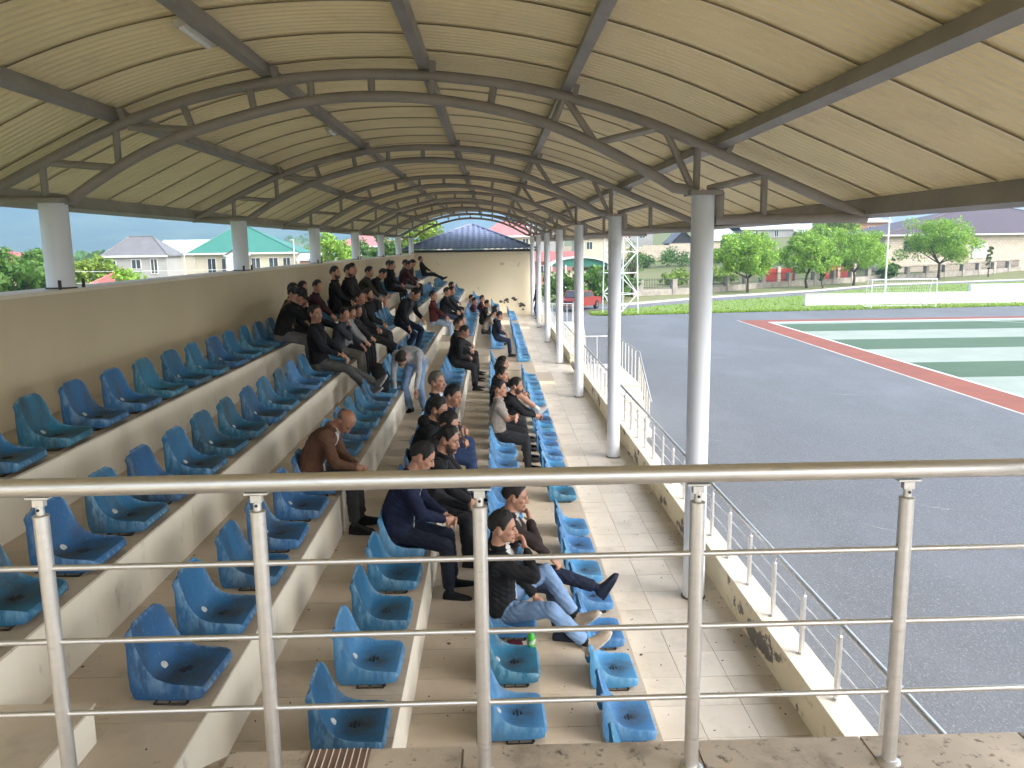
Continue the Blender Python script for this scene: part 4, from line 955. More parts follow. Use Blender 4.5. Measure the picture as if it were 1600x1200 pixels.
person('distant man in blue jeans standing behind the far columns', (2.2, 40.4, .002), heading=150, hips=.90, lean=3, hands={'L': (.12, .26, .84), 'R': (.12, -.26, .84)}, feet={'L': (.02, .1, .07), 'R': (.0, -.1, .07)}, kpole={'L': (1, 0, 0), 'R': (1, 0, 0)}, top=BLK, pants=JEAN, vox=.014)

def classify(p, prims, idx):
    best = np.full(len(p), 1e9); out = np.zeros(len(p), int); A = lambda v: np.array(v[:])
    for pr_, tg in prims:
        if pr_[0] == 'e':
            c = A(pr_[1]); q = p-c; k = np.zeros(len(p)); mn = 9
            for ax in pr_[2]: ax = A(ax); l = np.linalg.norm(ax); k += (q @ ax/(l*l))**2; mn = min(mn, l)
            sd_ = (np.sqrt(k)-1)*mn
        elif pr_[0] == 'c':
            a, b_ = A(pr_[1]), A(pr_[2]); ab = b_-a; L = np.linalg.norm(ab); t = (p-a) @ ab/(L*L); tc = np.clip(t, 0, 1)
            r_ = pr_[3]+(pr_[4]-pr_[3])*tc
            if pr_[5]:
                rho = np.linalg.norm(p-a-t[:, None]*ab, axis=1)-r_; sd_ = np.maximum(rho, np.maximum(-t, t-1)*L)
            else: sd_ = np.linalg.norm(p-a-tc[:, None]*ab, axis=1)-r_
        else:
            sec = pr_[1]; sd_ = np.full(len(p), 1e9)
            for (c0, x0_, y0_), (c1, x1_, y1_) in zip(sec, sec[1:]):
                c0, c1, x0_, x1_, y0_, y1_ = map(A, (c0, c1, x0_, x1_, y0_, y1_)); ab = c1-c0; L = np.linalg.norm(ab)+1e-9; t = (p-c0) @ ab/(L*L); tc = np.clip(t, 0, 1)[:, None]
                c = c0+tc*ab; X_ = x0_+(x1_-x0_)*tc; Y_ = y0_+(y1_-y0_)*tc; lx = np.linalg.norm(X_, axis=1); ly = np.linalg.norm(Y_, axis=1); q = p-c
                k = (np.abs((q*X_).sum(1)/lx**2)**2.4+np.abs((q*Y_).sum(1)/ly**2)**2.4)**(1/2.4)
                sd_ = np.minimum(sd_, np.maximum((k-1)*np.minimum(lx, ly), np.maximum(-t, t-1)*L))
        m_ = sd_ < best; best[m_] = sd_[m_]; out[m_] = idx[tg]
    return out
def finish_people():
    dg = bpy.context.evaluated_depsgraph_get()
    for d in PEOPLE:
        ob = d['o']; me = bpy.data.meshes.new_from_object(ob.evaluated_get(dg)); me.name = 'person'
        old = ob.data; ob.modifiers.clear(); ob.data = me; bpy.data.meshes.remove(old)
        n = len(me.vertices); co = np.empty(n*3); me.vertices.foreach_get('co', co); co = co.reshape(-1, 3)
        names = ['skin', 'top', 'pants', 'shoe', 'brow', 'lip', 'inner', 'sole', 'sock', 'collar', 'alt']; idx = {a: i for i, a in enumerate(names)}
        T = d['T']; T['alt'] = cloth((.018, .012, .014)) if d['plaid'] else T['top']
        me.materials.clear()
        for a in names: me.materials.append(T[a])
        vt = classify(co/d['scale'], d['P'], idx)
        # cloth folds: sums of skewed sines along the surface, pushed along the normal
        no = np.empty(n*3); me.vertices.foreach_get('normal', no); no = no.reshape(-1, 3)
        ph = random.uniform(0, 6); w1 = np.sin(co @ np.array([31, 17, 46])+2.2*np.sin(co @ np.array([13, -21, 9])+ph)+ph); w2 = np.sin(co @ np.array([-44, 37, 22])+2.0*np.sin(co @ np.array([-9, 14, 17])+ph*2))
        amp = np.where(np.isin(vt, [idx['top'], idx['pants']]), .0042, 0.0)
        co = co+no*((np.abs(w1)*1.0+w2*.5-.6)*amp)[:, None]
        me.vertices.foreach_set('co', co.ravel())
        nf = len(me.polygons); lv = np.empty(len(me.loops), int); me.loops.foreach_get('vertex_index', lv); st = np.empty(nf, int); me.polygons.foreach_get('loop_start', st)
        ft = vt[lv[st]].copy(); fcn = co[lv[st]]
        rel = fcn-np.array(d['chest']); a = rel @ np.array(d['fc']); l = rel @ np.array(d['lc']); u = rel @ np.array(d['u'])
        if d['inner']:
            wdt = np.clip(.035+.22*(u-.02), .03, .075) if True else 0
            ft[(ft == idx['top']) & (a > .055) & (a < .19) & (np.abs(l) < wdt) & (u > -.30)] = idx['inner']
        if d['plaid']:
            ft[(ft == idx['top']) & (((np.floor(fcn[:, 2]/.035) % 2) == 0) ^ ((np.floor((fcn[:, 1]+fcn[:, 0])/.035) % 2) == 0))] = idx['alt']
        me.polygons.foreach_set('material_index', ft.astype(np.int32)); me.polygons.foreach_set('use_smooth', [True]*nf); me.update()
finish_people()

# ------------------------------------------------------------------ small things in the stand
lb = MB()
for k in range(600):
    if random.random() < .55: x = 1.15+1.1*random.random() if random.random() < .5 else 2.27-abs(random.gauss(0, .07)); z = .002
    else:
        kk = random.choice([1, 1, 2, 2, 3, 3, 4]); x = XE(kk)-random.uniform(.03, .83); z = ZT(kk)+.002
        if kk >= 3 and random.random() < .4: x = XE(kk)-.84+abs(random.gauss(0, .03))
    y = 3.2+22*random.random()**1.6; a = random.uniform(0, 3.14); l_ = random.uniform(.003, .008)*(1 if random.random() < .93 else 1.9); w_ = l_*random.uniform(.25, .8)
    lb.obox((x, y, z), (math.cos(a)*l_, math.sin(a)*l_, 0), (-math.sin(a)*w_, math.cos(a)*w_, 0), (0, 0, .0018))
lb.build('litter', M('litter_bits', (.09, .065, .04), (.03, .025, .02), 30, .9), kind='stuff')
m_bot = M('green_bottle', (.05, .42, .03), (.04, .36, .03), 3, .15, spec=.8)
m_botl = M('bottle_label', (.03, .25, .06), (.6, .7, .5), 30, .5)
t = thing('soda_bottle', 'green plastic soda bottle standing beside the man in light jeans', 'bottle', (.235, 5.62, ZT(2)))
MB().lathe([(.026, ZT(2)+.001), (.031, ZT(2)+.008), (.031, ZT(2)+.075), (.027, ZT(2)+.09), (.031, ZT(2)+.105), (.031, ZT(2)+.15), (.022, ZT(2)+.185), (.012, ZT(2)+.208), (.012, ZT(2)+.215)], (.235, 5.62, 0), 18).build('bottle_body', m_bot, t, smooth=True)
MB().lathe([(.0315, ZT(2)+.106), (.0318, ZT(2)+.107), (.0318, ZT(2)+.148), (.0315, ZT(2)+.149)], (.235, 5.62, 0), 18).build('bottle_label', m_botl, t, smooth=True)
MB().lathe([(.014, ZT(2)+.2155), (.014, ZT(2)+.232)], (.235, 5.62, 0), 14).build('bottle_cap', m_green, t)
b = MB(); b.obox((.12, 5.80, ZT(2)+.016), (.05, .01, .002), (-.01, .035, 0), (0, 0, .012)); tag(b.build('snack_packet', cloth((.10, .015, .02), .4)), 'dark red crumpled snack packet on the floor behind the green bottle', 'packet')
bg_ = thing('backpack', 'black backpack on a fourth row seat beside the bending man', 'bag', (-1.70, 12.2, ZT(4)+.1))
v, f, _ = loft([(Vector((-1.72, 12.2, ZT(4)+.09)), Vector((.12, 0, 0)), Vector((0, .16, 0))), (Vector((-1.73, 12.2, ZT(4)+.25)), Vector((.13, 0, 0)), Vector((0, .17, 0))), (Vector((-1.76, 12.2, ZT(4)+.42)), Vector((.10, 0, 0)), Vector((0, .14, 0))), (Vector((-1.77, 12.2, ZT(4)+.48)), Vector((.05, 0, 0)), Vector((0, .08, 0)))], 20)
MB().add(v, f).build('bag_body', cloth((.010, .010, .012)), bg_, smooth='all')
MB().tube([(-1.60, 12.10, ZT(4)+.2), (-1.585, 12.2, ZT(4)+.3), (-1.63, 12.30, ZT(4)+.36)], .012, 8).build('bag_strap', m_black, bg_)
tag(MB().obox((-.30, 6.78, ZT(3)+.325), (.035, 0, .012), (0, .018, 0), (-.002, 0, .005)).build('mobile_phone', m_black), 'black phone held in the hands of the man in navy suit', 'phone')
tag(MB().obox((-3.04, 13.41, ZT(6)+.53), (.004, 0, 0), (0, .035, 0), (0, 0, .07)).build('mobile_phone', cloth((.35, .42, .6), .4)), 'pale blue phone held up by a boy on the top row', 'phone')
#@@BG
# ------------------------------------------------------------------ background: trees, fences, houses
def wall_mat(name, c1, c2, mort, bw, rh):
    mt = bpy.data.materials.new(name); mt.use_nodes = True; n = mt.node_tree.nodes; L = mt.node_tree.links
    tc = n.new('ShaderNodeTexCoord'); sp = n.new('ShaderNodeSeparateXYZ'); cb = n.new('ShaderNodeCombineXYZ'); ad = n.new('ShaderNodeMath'); ad.operation = 'ADD'
    L.new(tc.outputs['Object'], sp.inputs[0]); L.new(sp.outputs[0], ad.inputs[0]); L.new(sp.outputs[1], ad.inputs[1]); L.new(ad.outputs[0], cb.inputs[0]); L.new(sp.outputs[2], cb.inputs[1])
    br = n.new('ShaderNodeTexBrick'); br.inputs['Color1'].default_value = (*c1, 1); br.inputs['Color2'].default_value = (*c2, 1); br.inputs['Mortar'].default_value = (*mort, 1)
    br.inputs['Scale'].default_value = 1; br.inputs['Brick Width'].default_value = bw; br.inputs['Row Height'].default_value = rh; br.inputs['Mortar Size'].default_value = .02
    L.new(cb.outputs[0], br.inputs['Vector']); L.new(br.outputs['Color'], n['Principled BSDF'].inputs['Base Color']); n['Principled BSDF'].inputs['Roughness'].default_value = .9
    bp = n.new('ShaderNodeBump'); bp.inputs['Strength'].default_value = .6; bp.inputs['Distance'].default_value = .02; bp.invert = True; L.new(br.outputs['Fac'], bp.inputs['Height']); L.new(bp.outputs[0], n['Principled BSDF'].inputs['Normal'])
    return mt
m_blockw = wall_mat('stone_block_wall', (.74, .62, .50), (.62, .51, .40), (.45, .38, .31), .52, .27)
m_brickw = wall_mat('orange_brick_wall', (.44, .20, .12), (.36, .155, .095), (.4, .33, .27), .4, .2)
m_limew = wall_mat('pale_block_wall', (.62, .53, .42), (.52, .44, .34), (.42, .36, .29), .6, .3)

def tree(name, label, x, y, z0, h, cr, th, leaf, n=3500, lf=.17, group=None, squash=.8, limbs=7, clumps=46):
    t = thing(name, label, 'tree' if 'bush' not in name and 'hedge' not in name else 'bush', (x, y, z0), group)
    cz = z0+th+(h-th)*.48; ch = (h-th)*.55; cl_ = []
    for i in range(clumps):
        while True:
            p = rng.normal(size=3); p /= np.linalg.norm(p); r_ = rng.uniform(.35, 1.0)**.6
            if p[2] > -.75: break
        s_ = 1+.24*math.sin(3*math.atan2(p[1], p[0])+x)+.16*rng.normal()
        cl_.append((x+p[0]*cr*r_*s_, y+p[1]*cr*r_*s_, cz+p[2]*ch*r_*(1+.1*rng.normal()), cr*rng.uniform(.20, .36)*(46/clumps)**.4))
    b = MB()
    if th > .3:
        jx = rng.normal(size=2)*.08
        b.tube([(x, y, z0-.15), (x+jx[0], y+jx[1], z0+th*.5), (x, y, z0+th)], [h*.028, h*.022, h*.019], 9)
        for i in range(limbs):
            c = cl_[rng.integers(len(cl_))]; mid_ = ((x+c[0])/2+rng.normal()*.1, (y+c[1])/2, z0+th+(c[2]-z0-th)*.42)
            b.tube([(x, y, z0+th*.92), mid_, c[:3]], [h*.014, h*.009, h*.003], 6)
        b.build('trunk', m_bark, t, smooth='all')
    # leaves
    N_ = n; ci = rng.integers(0, len(cl_), N_); C_ = np.array(cl_)[ci]
    d = rng.normal(size=(N_, 3)); d /= np.linalg.norm(d, axis=1)[:, None]; rad = rng.uniform(.2, 1, N_)**.5
    P_ = C_[:, :3]+d*(rad*C_[:, 3])[:, None]*np.array([1, 1, .8]); P_[:, 2] = np.maximum(P_[:, 2], z0+.03)
    a = rng.normal(size=(N_, 3)); a /= np.linalg.norm(a, axis=1)[:, None]; bb = np.cross(a, d+.3*rng.normal(size=(N_, 3))); bb /= np.linalg.norm(bb, axis=1)[:, None]+1e-9
    s1 = lf*rng.uniform(.6, 1.3, N_)[:, None]; s2 = s1*.55
    V_ = np.stack([P_-a*s1, P_+bb*s2, P_+a*s1, P_-bb*s2], 1).reshape(-1, 3)-np.array([x, y, z0])
    me = bpy.data.meshes.new('crown'); me.vertices.add(4*N_); me.vertices.foreach_set('co', V_.ravel())
    me.loops.add(4*N_); me.loops.foreach_set('vertex_index', np.arange(4*N_, dtype=np.int32)); me.polygons.add(N_)
    me.polygons.foreach_set('loop_start', np.arange(0, 4*N_, 4, dtype=np.int32)); me.polygons.foreach_set('loop_total', np.full(N_, 4, dtype=np.int32))
    me.materials.append(leaf); me.update(); me.validate()
    obj('crown' if th > .3 else 'foliage', me, t)
    return t
G1 = 'trees along the path'
tree('young_tree', 'bright green rounded tree by the path, nearest of the four, beside the near column', 23.5, 75.5, -1, 5.25, 2.8, 1.4, m_leaf, 13000, .115, G1, clumps=80)
tree('young_tree', 'bright green tree in front of the red gate, second from the near column', 31.3, 81.4, -1, 5.3, 2.75, 1.5, m_leaf, 13000, .115, G1, clumps=80)
tree('young_tree', 'bright green spreading tree right of the red gate, beside the light pole', 37.5, 84.9, -1, 5.4, 3.2, 1.5, m_leaf, 13000, .115, G1, clumps=80)
tree('young_tree', 'bright green open tree before the purple roofed stone house', 51.6, 94.4, -.9, 6.6, 4.2, 1.9, m_leaf, 14000, .13, G1, clumps=70)
tree('leafy_tree', 'yellow green tree standing at the corner of the purple roofed house', 52.5, 128, 0, 8.2, 3.2, 2.2, m_leafy, 3500, .24)
tree('leafy_tree', 'dense green tree behind the nearest path tree', 34, 112, 0, 4.9, 3.4, 1.2, m_leaf, 4500, .25)
tree('leafy_tree', 'dark green tree behind the red gate trees', 46.5, 116, 0, 5.4, 3.6, 1.2, m_leaf, 4500, .25)
tree('cypress', 'thin young cypress tied to a stake in the verge left of the goal', 32.3, 80.2, -1, 3.6, .28, .35, m_leafd, 700, .12, 'young cypresses', limbs=2, clumps=26)
tree('cypress', 'thin young cypress in the verge in front of the white shuttered window', 59.3, 97.5, -.9, 4.2, .32, .35, m_leafd, 800, .12, 'young cypresses', limbs=2, clumps=26)
tree('small_bush', 'low dark bush against the fence under the open tree', 45.2, 93.2, -.95, 2.3, 1.1, .1, m_leafd, 1200, .17)
tree('sapling', 'thin bare sapling in the grass right of the lattice tower', 12.0, 71, -1, 5.0, .9, 1.5, m_leafd, 260, .12, limbs=9, clumps=20)
for i, (x, y, h, c, lb) in enumerate([(5.6, 66.5, 2.3, 1.7, 'dense green hedge bush behind the red car, left one'), (8.1, 67.5, 2.7, 2.0, 'dense green hedge bush behind the red car, tall middle one'), (10.3, 69.5, 2.4, 1.6, 'dense green hedge bush left of the lattice tower'),
        (22.5, 128, 2.2, 2.6, 'dark shrub on the meadow below the cream wall, left'), (28.0, 127, 2.3, 2.8, 'dark shrub on the meadow below the cream wall, middle'), (33.5, 126, 2.2, 3.0, 'dark shrub on the meadow below the cream wall, right'), (20.5, 92, 1.5, 1.5, 'low vine bush behind the iron fence, left'), (25.6, 93, 1.6, 1.7, 'low vine bush behind the iron fence, right')]):
    tree('hedge_bush', lb, x, y, terr(x, y), h, c, .1, m_leafd if i < 6 else m_leafy, 1600, .17, 'hedges and shrubs')
# left side trees
tree('broad_tree', 'big dense dark green tree beyond the back wall at the left edge', -28.6, 50, -1.5, 5.25, 3.2, 1.2, m_leafd, 6500, .17, squash=1)
tree('broad_tree', 'yellow green tree left of the grey house', -29.6, 62, -1.5, 4.8, 1.75, 1.2, m_leafy, 4500, .17)
tree('small_round_tree', 'small round clipped green tree in front of the grey house', -21.0, 48, -1.5, 4.0, 1.05, 2.0, m_leaf, 2200, .12)
tree('broad_tree', 'bright green tree before the far red roofed house', -13.8, 72, -1.5, 6.1, 2.0, 1.2, m_leaf, 3500, .18)
tree('broad_tree', 'green tree between the far columns on the back wall', -9.8, 80, -1.5, 6.0, 2.0, 1.2, m_leafd, 3000, .2)
tree('broad_tree', 'tall green tree beside the blue gray hipped roof', -6.3, 75, -1.5, 7.6, 2.3, 1.4, m_leafy, 4500, .18)
tree('broad_tree', 'pale green small tree right of the turquoise roofed house', -21.5, 104, -1.5, 4.8, 2.0, 1.2, m_leafy, 2200, .2)
tree('broad_tree', 'dark tree beside the grey house wall at its right', -29.5, 100, -1.5, 4.6, 1.6, 1.2, m_leafd, 1800, .2)
tree('broad_tree', 'green tree in the gap right of the turquoise roof', -18.5, 118, -1.5, 5.3, 2.6, 1.2, m_leafd, 2600, .22)
tree('broad_tree', 'round green tree on the slope above the pavilion roof, left', -3.2, 118, -1, 7.3, 2.4, 1.2, m_leafd, 2600, .22)
# far wood on the slopes: one mass
fb = MB()
for i in range(1500):
    x = random.uniform(-420, 60); y = random.uniform(230, 900)
    z = foot(x, y)-1 if y > 420 else terr(x, y)
    r_ = random.uniform(1.2, 3.2); n_ = 6; base = []
    for k in range(7):
        a = random.uniform(0, 6.28); e = random.uniform(-.3, 1.3); q_ = Vector((x+r_*math.cos(a)*math.cos(e), y+r_*math.sin(a)*math.cos(e), z+1.0+r_*.9*(1+math.sin(e))*.7))
        s_ = r_*.5; A = Vector((random.gauss(0, 1), random.gauss(0, 1), random.gauss(0, 1))).normalized(); B = A.orthogonal().normalized()
        fb.add([q_-A*s_, q_+B*s_, q_+A*s_, q_-B*s_], [(0, 1, 2, 3)])
fb.build('far_wood', m_leafd, kind='stuff', fix=False)

# stone and iron fence
fp = [(8.5, 70.6), (13, 72.8), (19.6, 75.2), (27.4, 83.2), (34, 86.6), (42.7, 93), (57, 99), (68.5, 105.4), (90, 113)]
fz = [-1, -1, -1, -1, -.98, -.95, -.75, -.55, -.3]
fn = thing('iron_fence', 'long fence of iron bars and stone posts on a rough stone base beside the path', 'fence', (30, 85, -1))
bars = MB(); npost = 0
for i, ((xa, ya), (xb, yb)) in enumerate(zip(fp, fp[1:])):
    d = Vector((xb-xa, yb-ya, fz[i+1]-fz[i])); L_ = d.length; n_ = max(1, round(L_/3.4)); td = d.normalized(); nd = Vector((-td.y, td.x, 0)).normalized()
    for j in range(n_):
        a = Vector((xa, ya, fz[i]))+d*(j/n_); c = Vector((xa, ya, fz[i]))+d*((j+1)/n_); mid_ = (a+c)/2
        MB().obox(mid_+Vector((0, 0, .24)), d*(.5/n_), nd*.17, (0, 0, .30)).build('base_wall', m_stonew, fn)
        MB().obox(a+Vector((0, 0, .62)), td*.24, nd*.24, (0, 0, .70)).obox(a+Vector((0, 0, 1.35)), td*.28, nd*.28, (0, 0, .035)).build('stone_post', m_stonew, fn)
        for z in (.72, 1.38): bars.obox(mid_+Vector((0, 0, z)), d*(.5/n_), nd*.015, (0, 0, .02))
        m_ = int((L_/n_)/.16)
        for k in range(1, m_): bars.obox(a+(c-a)*(k/m_)+Vector((0, 0, 1.04)), td*.011, nd*.011, (0, 0, .50))
bars.build('railing_bars', m_iron, fn, kind='stuff')
for i, (xa, xb, ya, yb, lb) in enumerate([(28.6, 33.0, 87.6, 89.3, 'red sheet metal yard gate behind the iron fence, left one'), (37.9, 42.6, 94.2, 96.6, 'red sheet metal yard gate behind the iron fence, right one')]):
    t = thing('yard_gate', lb, 'gate', (xa, ya, -1), 'red yard gates'); d = Vector((xb-xa, yb-ya, 0)); n_ = Vector((-d.y, d.x, 0)).normalized()
    for k in range(2):
        c = Vector((xa, ya, .0))+d*(.25+.5*k); MB().obox(c+Vector((0, 0, -.1)), d*.225, n_*.03, (0, 0, .85)).build('gate_leaf', m_redgate, t)
    for k in range(3): MB().obox(Vector((xa, ya, -.05))+d*(.5*k), d.normalized()*.2, n_*.2, (0, 0, 1.0)).build('gate_post', m_blockw, t)
# low white wall behind the court
t = thing('low_white_wall', 'long low white wall behind the goal, stepping up at the right', 'wall', (30, 59, -1))
MB().box(22.6, 34.65, 58.9, 59.2, -1.1, -.19).build('wall', m_white, t); MB().box(34.66, 75, 58.9, 59.25, -1.1, .36).build('tall_wall', m_white, t)
MB().box(22.55, 34.64, 58.86, 59.24, -.19, -.15).build('coping', m_kerb, t)
# goal
t = thing('football_goal', 'white tubular football goal with a net on the grass edge', 'goal', (28.2, 56, -1))
gx0, gx1, gy, gt, gd = 26.0, 30.5, 55.9, .93, 1.2
MB().tube([(gx0, gy, -.99), (gx0, gy, gt), (gx1, gy, gt), (gx1, gy, -.99)], .05, 10).build('goal_frame', m_white, t, smooth=True)
for x in (gx0, gx1): MB().tube([(x, gy, gt), (x, gy+.6, gt-.05), (x, gy+gd, -.96), (x, gy, -.96)], .03, 8).build('side_stay', m_white, t, smooth=True)
MB().tube([(gx0, gy+gd, -.96), (gx1, gy+gd, -.96)], .03, 8).build('ground_bar', m_white, t)
b = MB(); pn = lambda s: (gy+.6*min(1, s/.35) if s < .35 else gy+.6+(gd-.6)*(s-.35)/.65, gt-.05*min(1, s/.35) if s < .35 else gt-.05-(gt+.9)*(s-.35)/.65)
for i in range(27):
    x = gx0+(gx1-gx0)*i/26; b.tube([(x, *pn(s/8)) for s in range(9)], .0055, 3)
for s in range(1, 15): y_, z_ = pn(s/15); b.tube([(gx0, y_, z_), ((gx0+gx1)/2, y_, z_-.04), (gx1, y_, z_)], .0055, 3)
b.build('net', m_net, t, kind='stuff')
# light pole, lattice tower
t = thing('light_pole', 'thin white light pole behind the goal', 'pole', (33.7, 70, -1)); MB().lathe([(.085, -1.02), (.07, 2), (.055, 6.2)], (33.7, 70, 0), 10).build('shaft', m_white, t, smooth=True)
MB().tube([(33.7, 70, 6.15), (34.3, 69.7, 6.35)], .035, 6).build('arm', m_white, t); MB().obox((34.6, 69.55, 6.38), (.3, -.15, .02), (.05, .1, 0), (0, 0, .05)).build('lamp_head', m_lamp, t)
t = thing('lattice_tower', 'white steel lattice floodlight tower at the corner of the yard', 'tower', (8.35, 53.9, -1))
def tc_(z, k):
    s = 1-.018*(z+1); return Vector((8.35, 53.9, z))+[Vector((-1.12, .35, 0)), Vector((-.35, -1.10, 0)), Vector((1.12, -.35, 0)), Vector((.35, 1.10, 0))][k]*s
for k in range(4): MB().tube([tc_(-1.0, k), tc_(12, k)], .045, 8).build('leg', M('tower_paint', (.62, .63, .63), None, 2, .5), t)
zz = [-1+1.36*i for i in range(10)]
for i, z in enumerate(zz[1:], 1):
    for k in range(4):
        MB().tube([tc_(z, k), tc_(z, (k+1) % 4)], .026, 6).build('ring_bar', m_white, t)
for i in range(9):
    for k in range(4):
        a, c = (k, (k+1) % 4) if (i+k) % 2 else ((k+1) % 4, k); MB().tube([tc_(zz[i], a), tc_(zz[i+1], c)], .024, 6).build('brace', m_white, t)
MB().box(7.3, 9.4, 52.9, 54.9, 12, 12.15).build('platform', m_white, t)
for k in range(4): MB().obox((7.6+.5*k, 52.8, 12.6), (.2, 0, 0), (0, .12, .03), (0, -.03, .18)).build('floodlight', m_lamp, t)
# red car
ca = math.atan2(60-56.2, 7.2-4.9)+math.pi
t = thing('parked_car', 'red boxy saloon car parked on the yard corner behind the columns', 'car', (6.1, 58.2, -1.0), rz=ca)
O0 = (0, 0, 0)
def cb_(prof, hw, name, mt, par=t, smooth=False): return MB().prism(prof, -hw, hw).build(name, mt, par, origin=O0)
body = cb_([(-2.05, .32), (-2.05, .78), (-1.95, .86), (-.95, .92), (1.0, .92), (1.95, .84), (2.05, .74), (2.05, .32)], .80, 'body', m_carred)
MB().prism([(-1.02, .921), (-.62, 1.36), (.72, 1.38), (1.02, .921)], -.70, .70).build('cabin', m_carred, body, origin=O0)
for s in (-1, 1):
    MB().prism([(-.86, .95), (-.56, 1.30), (.0, 1.31), (.0, .95)], s*.701, s*.712).build('side_window', m_glass, t, origin=O0); MB().prism([(.06, .95), (.06, 1.31), (.66, 1.31), (.86, .95)], s*.701, s*.712).build('side_window', m_glass, t, origin=O0)
MB().obox((.885, 0, 1.15), (.165, 0, -.215), (0, .6, 0), (.012, 0, .008)).build('windscreen', m_glass, t, origin=O0); MB().obox((-.835, 0, 1.14), (.185, 0, .20), (0, .6, 0), (-.012, 0, .010)).build('rear_window', m_glass, t, origin=O0)
for x in (-1.25, 1.3):
    for s in (-1, 1):
        wv = MB(); wv.tube([(x, s*.66, .31), (x, s*.84, .31)], .31, 18); wh = wv.build('wheel', m_rubber, t, origin=O0); MB().tube([(x, s*.841, .31), (x, s*.85, .31)], .17, 14).build('hub_cap', m_chrome, wh, origin=O0)
for s in (-1, 1):
    MB().tube([(2.04, s*.58, .62), (2.07, s*.58, .62)], .10, 14).build('headlight', m_lamp, t, origin=O0); MB().box(-2.065, -2.05, s*.6-.16, s*.6+.16, .55, .70).build('tail_light', m_redgate, t, origin=O0)
MB().box(2.03, 2.12, -.80, .80, .40, .50).build('bumper', m_chrome, t, origin=O0); MB().box(-2.12, -2.03, -.80, .80, .40, .50).build('rear_bumper', m_chrome, t, origin=O0); MB().box(2.051, 2.062, -.44, .44, .54, .72).build('grille', m_black, t, origin=O0)

# houses
def window(par, x, y, z0, z1, w_, frame=m_frame, glass=m_glass, face=-1, mull=1):
    f = MB(); fr_ = .07
    f.box(x-w_/2, x+w_/2, y-.06, y+.02, z0, z0+fr_).box(x-w_/2, x+w_/2, y-.06, y+.02, z1-fr_, z1).box(x-w_/2, x-w_/2+fr_, y-.059, y+.02, z0+fr_, z1-fr_).box(x+w_/2-fr_, x+w_/2, y-.059, y+.02, z0+fr_, z1-fr_)
    for k in range(mull): xx = x-w_/2+w_*(k+1)/(mull+1); f.box(xx-.03, xx+.03, y-.058, y+.02, z0+fr_, z1-fr_)
    o = f.build('window', frame, par); MB().box(x-w_/2+.05, x+w_/2-.05, y-.03, y+.01, z0+.05, z1-.05).build('pane', glass, o); return o
def house(name, label, x0, x1, y0, y1, z0, ze, zr, wm, rm, wins=(), roof='hip', ov=.5, group=None, ridge=None, chim=False):
    t = thing(name, label, 'house', ((x0+x1)/2, (y0+y1)/2, z0), group)
    MB().box(x0, x1, y0, y1, z0-1, ze).build('wall', wm, t)
    a, c, d, e = (x0-ov, y0-ov), (x1+ov, y0-ov), (x1+ov, y1+ov), (x0-ov, y1+ov); ym = (y0+y1)/2; zt = ze+.02
    hw = (y1-y0)/2+ov
    if roof == 'hip':
        ra, rb_ = (ridge or (x0-ov+hw*.9, x1+ov-hw*.9)); 
        if ra > rb_: ra = rb_ = (ra+rb_)/2
    else: ra, rb_ = x0-ov, x1+ov
    if roof == 'gable_front':
        xm = (x0+x1)/2; V_ = [(*a, zt), (*c, zt), (*d, zt), (*e, zt), (xm, y0-ov, zr), (xm, y1+ov, zr)]; F_ = [(0, 4, 5, 3), (1, 2, 5, 4)]; MB().prism([(x0, ze), (x1, ze), (xm, zr-.12)], y0+.0, y1).build('gable', wm, t)
    elif roof == 'shed': V_ = [(*a, zt), (*c, zt), (x1+ov, y1+ov, zr), (x0-ov, y1+ov, zr)]; F_ = [(0, 1, 2, 3)]
    else:
        V_ = [(*a, zt), (*c, zt), (*d, zt), (*e, zt), (ra, ym, zr), (rb_, ym, zr)]; F_ = [(0, 1, 5, 4), (1, 2, 5), (2, 3, 4, 5), (3, 0, 4)]
    lo_ = [(p[0], p[1], p[2]-.12) for p in V_]; b = MB(); b.add(V_+lo_, F_+[tuple(i+len(V_) for i in reversed(f)) for f in F_])
    n_ = 4
    for i in range(n_):
        j = (i+1) % n_; b.add([V_[i], V_[j], lo_[j], lo_[i]], [(0, 1, 2, 3)])
    r_ = b.build('roof', rm, t)
    if roof == 'hip':
        s = MB()
        for p, q_ in ((V_[0], V_[4]), (V_[1], V_[5]), (V_[4], V_[5])):
            if (Vector(p)-Vector(q_)).length > .3: s.tube([p, q_], .09, 6)
        s.build('ridge_cap', rm, r_)
        MB().box(x0-ov+.02, x1+ov-.02, y0-ov-.03, y0-ov-.005, ze-.16, ze+.04).build('fascia', m_frame, r_)
    if chim: MB().box((x0+x1)/2+.8, (x0+x1)/2+1.4, ym-.3, ym+.3, zr-1, zr+.7).build('chimney', m_brickw, r_)
    for (x, z0_, z1_, w_, *k) in wins:
        window(t, x, y0-.02, z0_, z1_, w_, *(k[0] if k else ()))
    return t
sh = (m_frame, m_frame)
h = house('stone_house', 'pale stone house with a large purple hipped roof behind the fence', 50.2, 82, 105, 121, -.6, 4.25, 7.9, m_blockw, m_purple, [(62.5, 1.2, 3.2, 2.0, sh), (53.3, 2.2, 3.5, 1.3, (m_dark, m_dark, -1, 0)), (72, 1.2, 3.2, 2.0, sh)], ridge=(65, 70), ov=.8)
house('gray_house', 'gray two gabled house with white windows up the slope', 51.5, 62, 170, 180, 3.5, 6.2, 8.2, m_grayw, m_whiter, [(54.2, 4.6, 6.0, .9), (58.5, 4.6, 6.0, .9)], roof='gable')
house('gray_shed', 'long gray building with a wide white metal roof up the slope', 63, 78, 168, 180, 3.5, 5.2, 7.6, m_grayw, m_whiter, roof='shed')
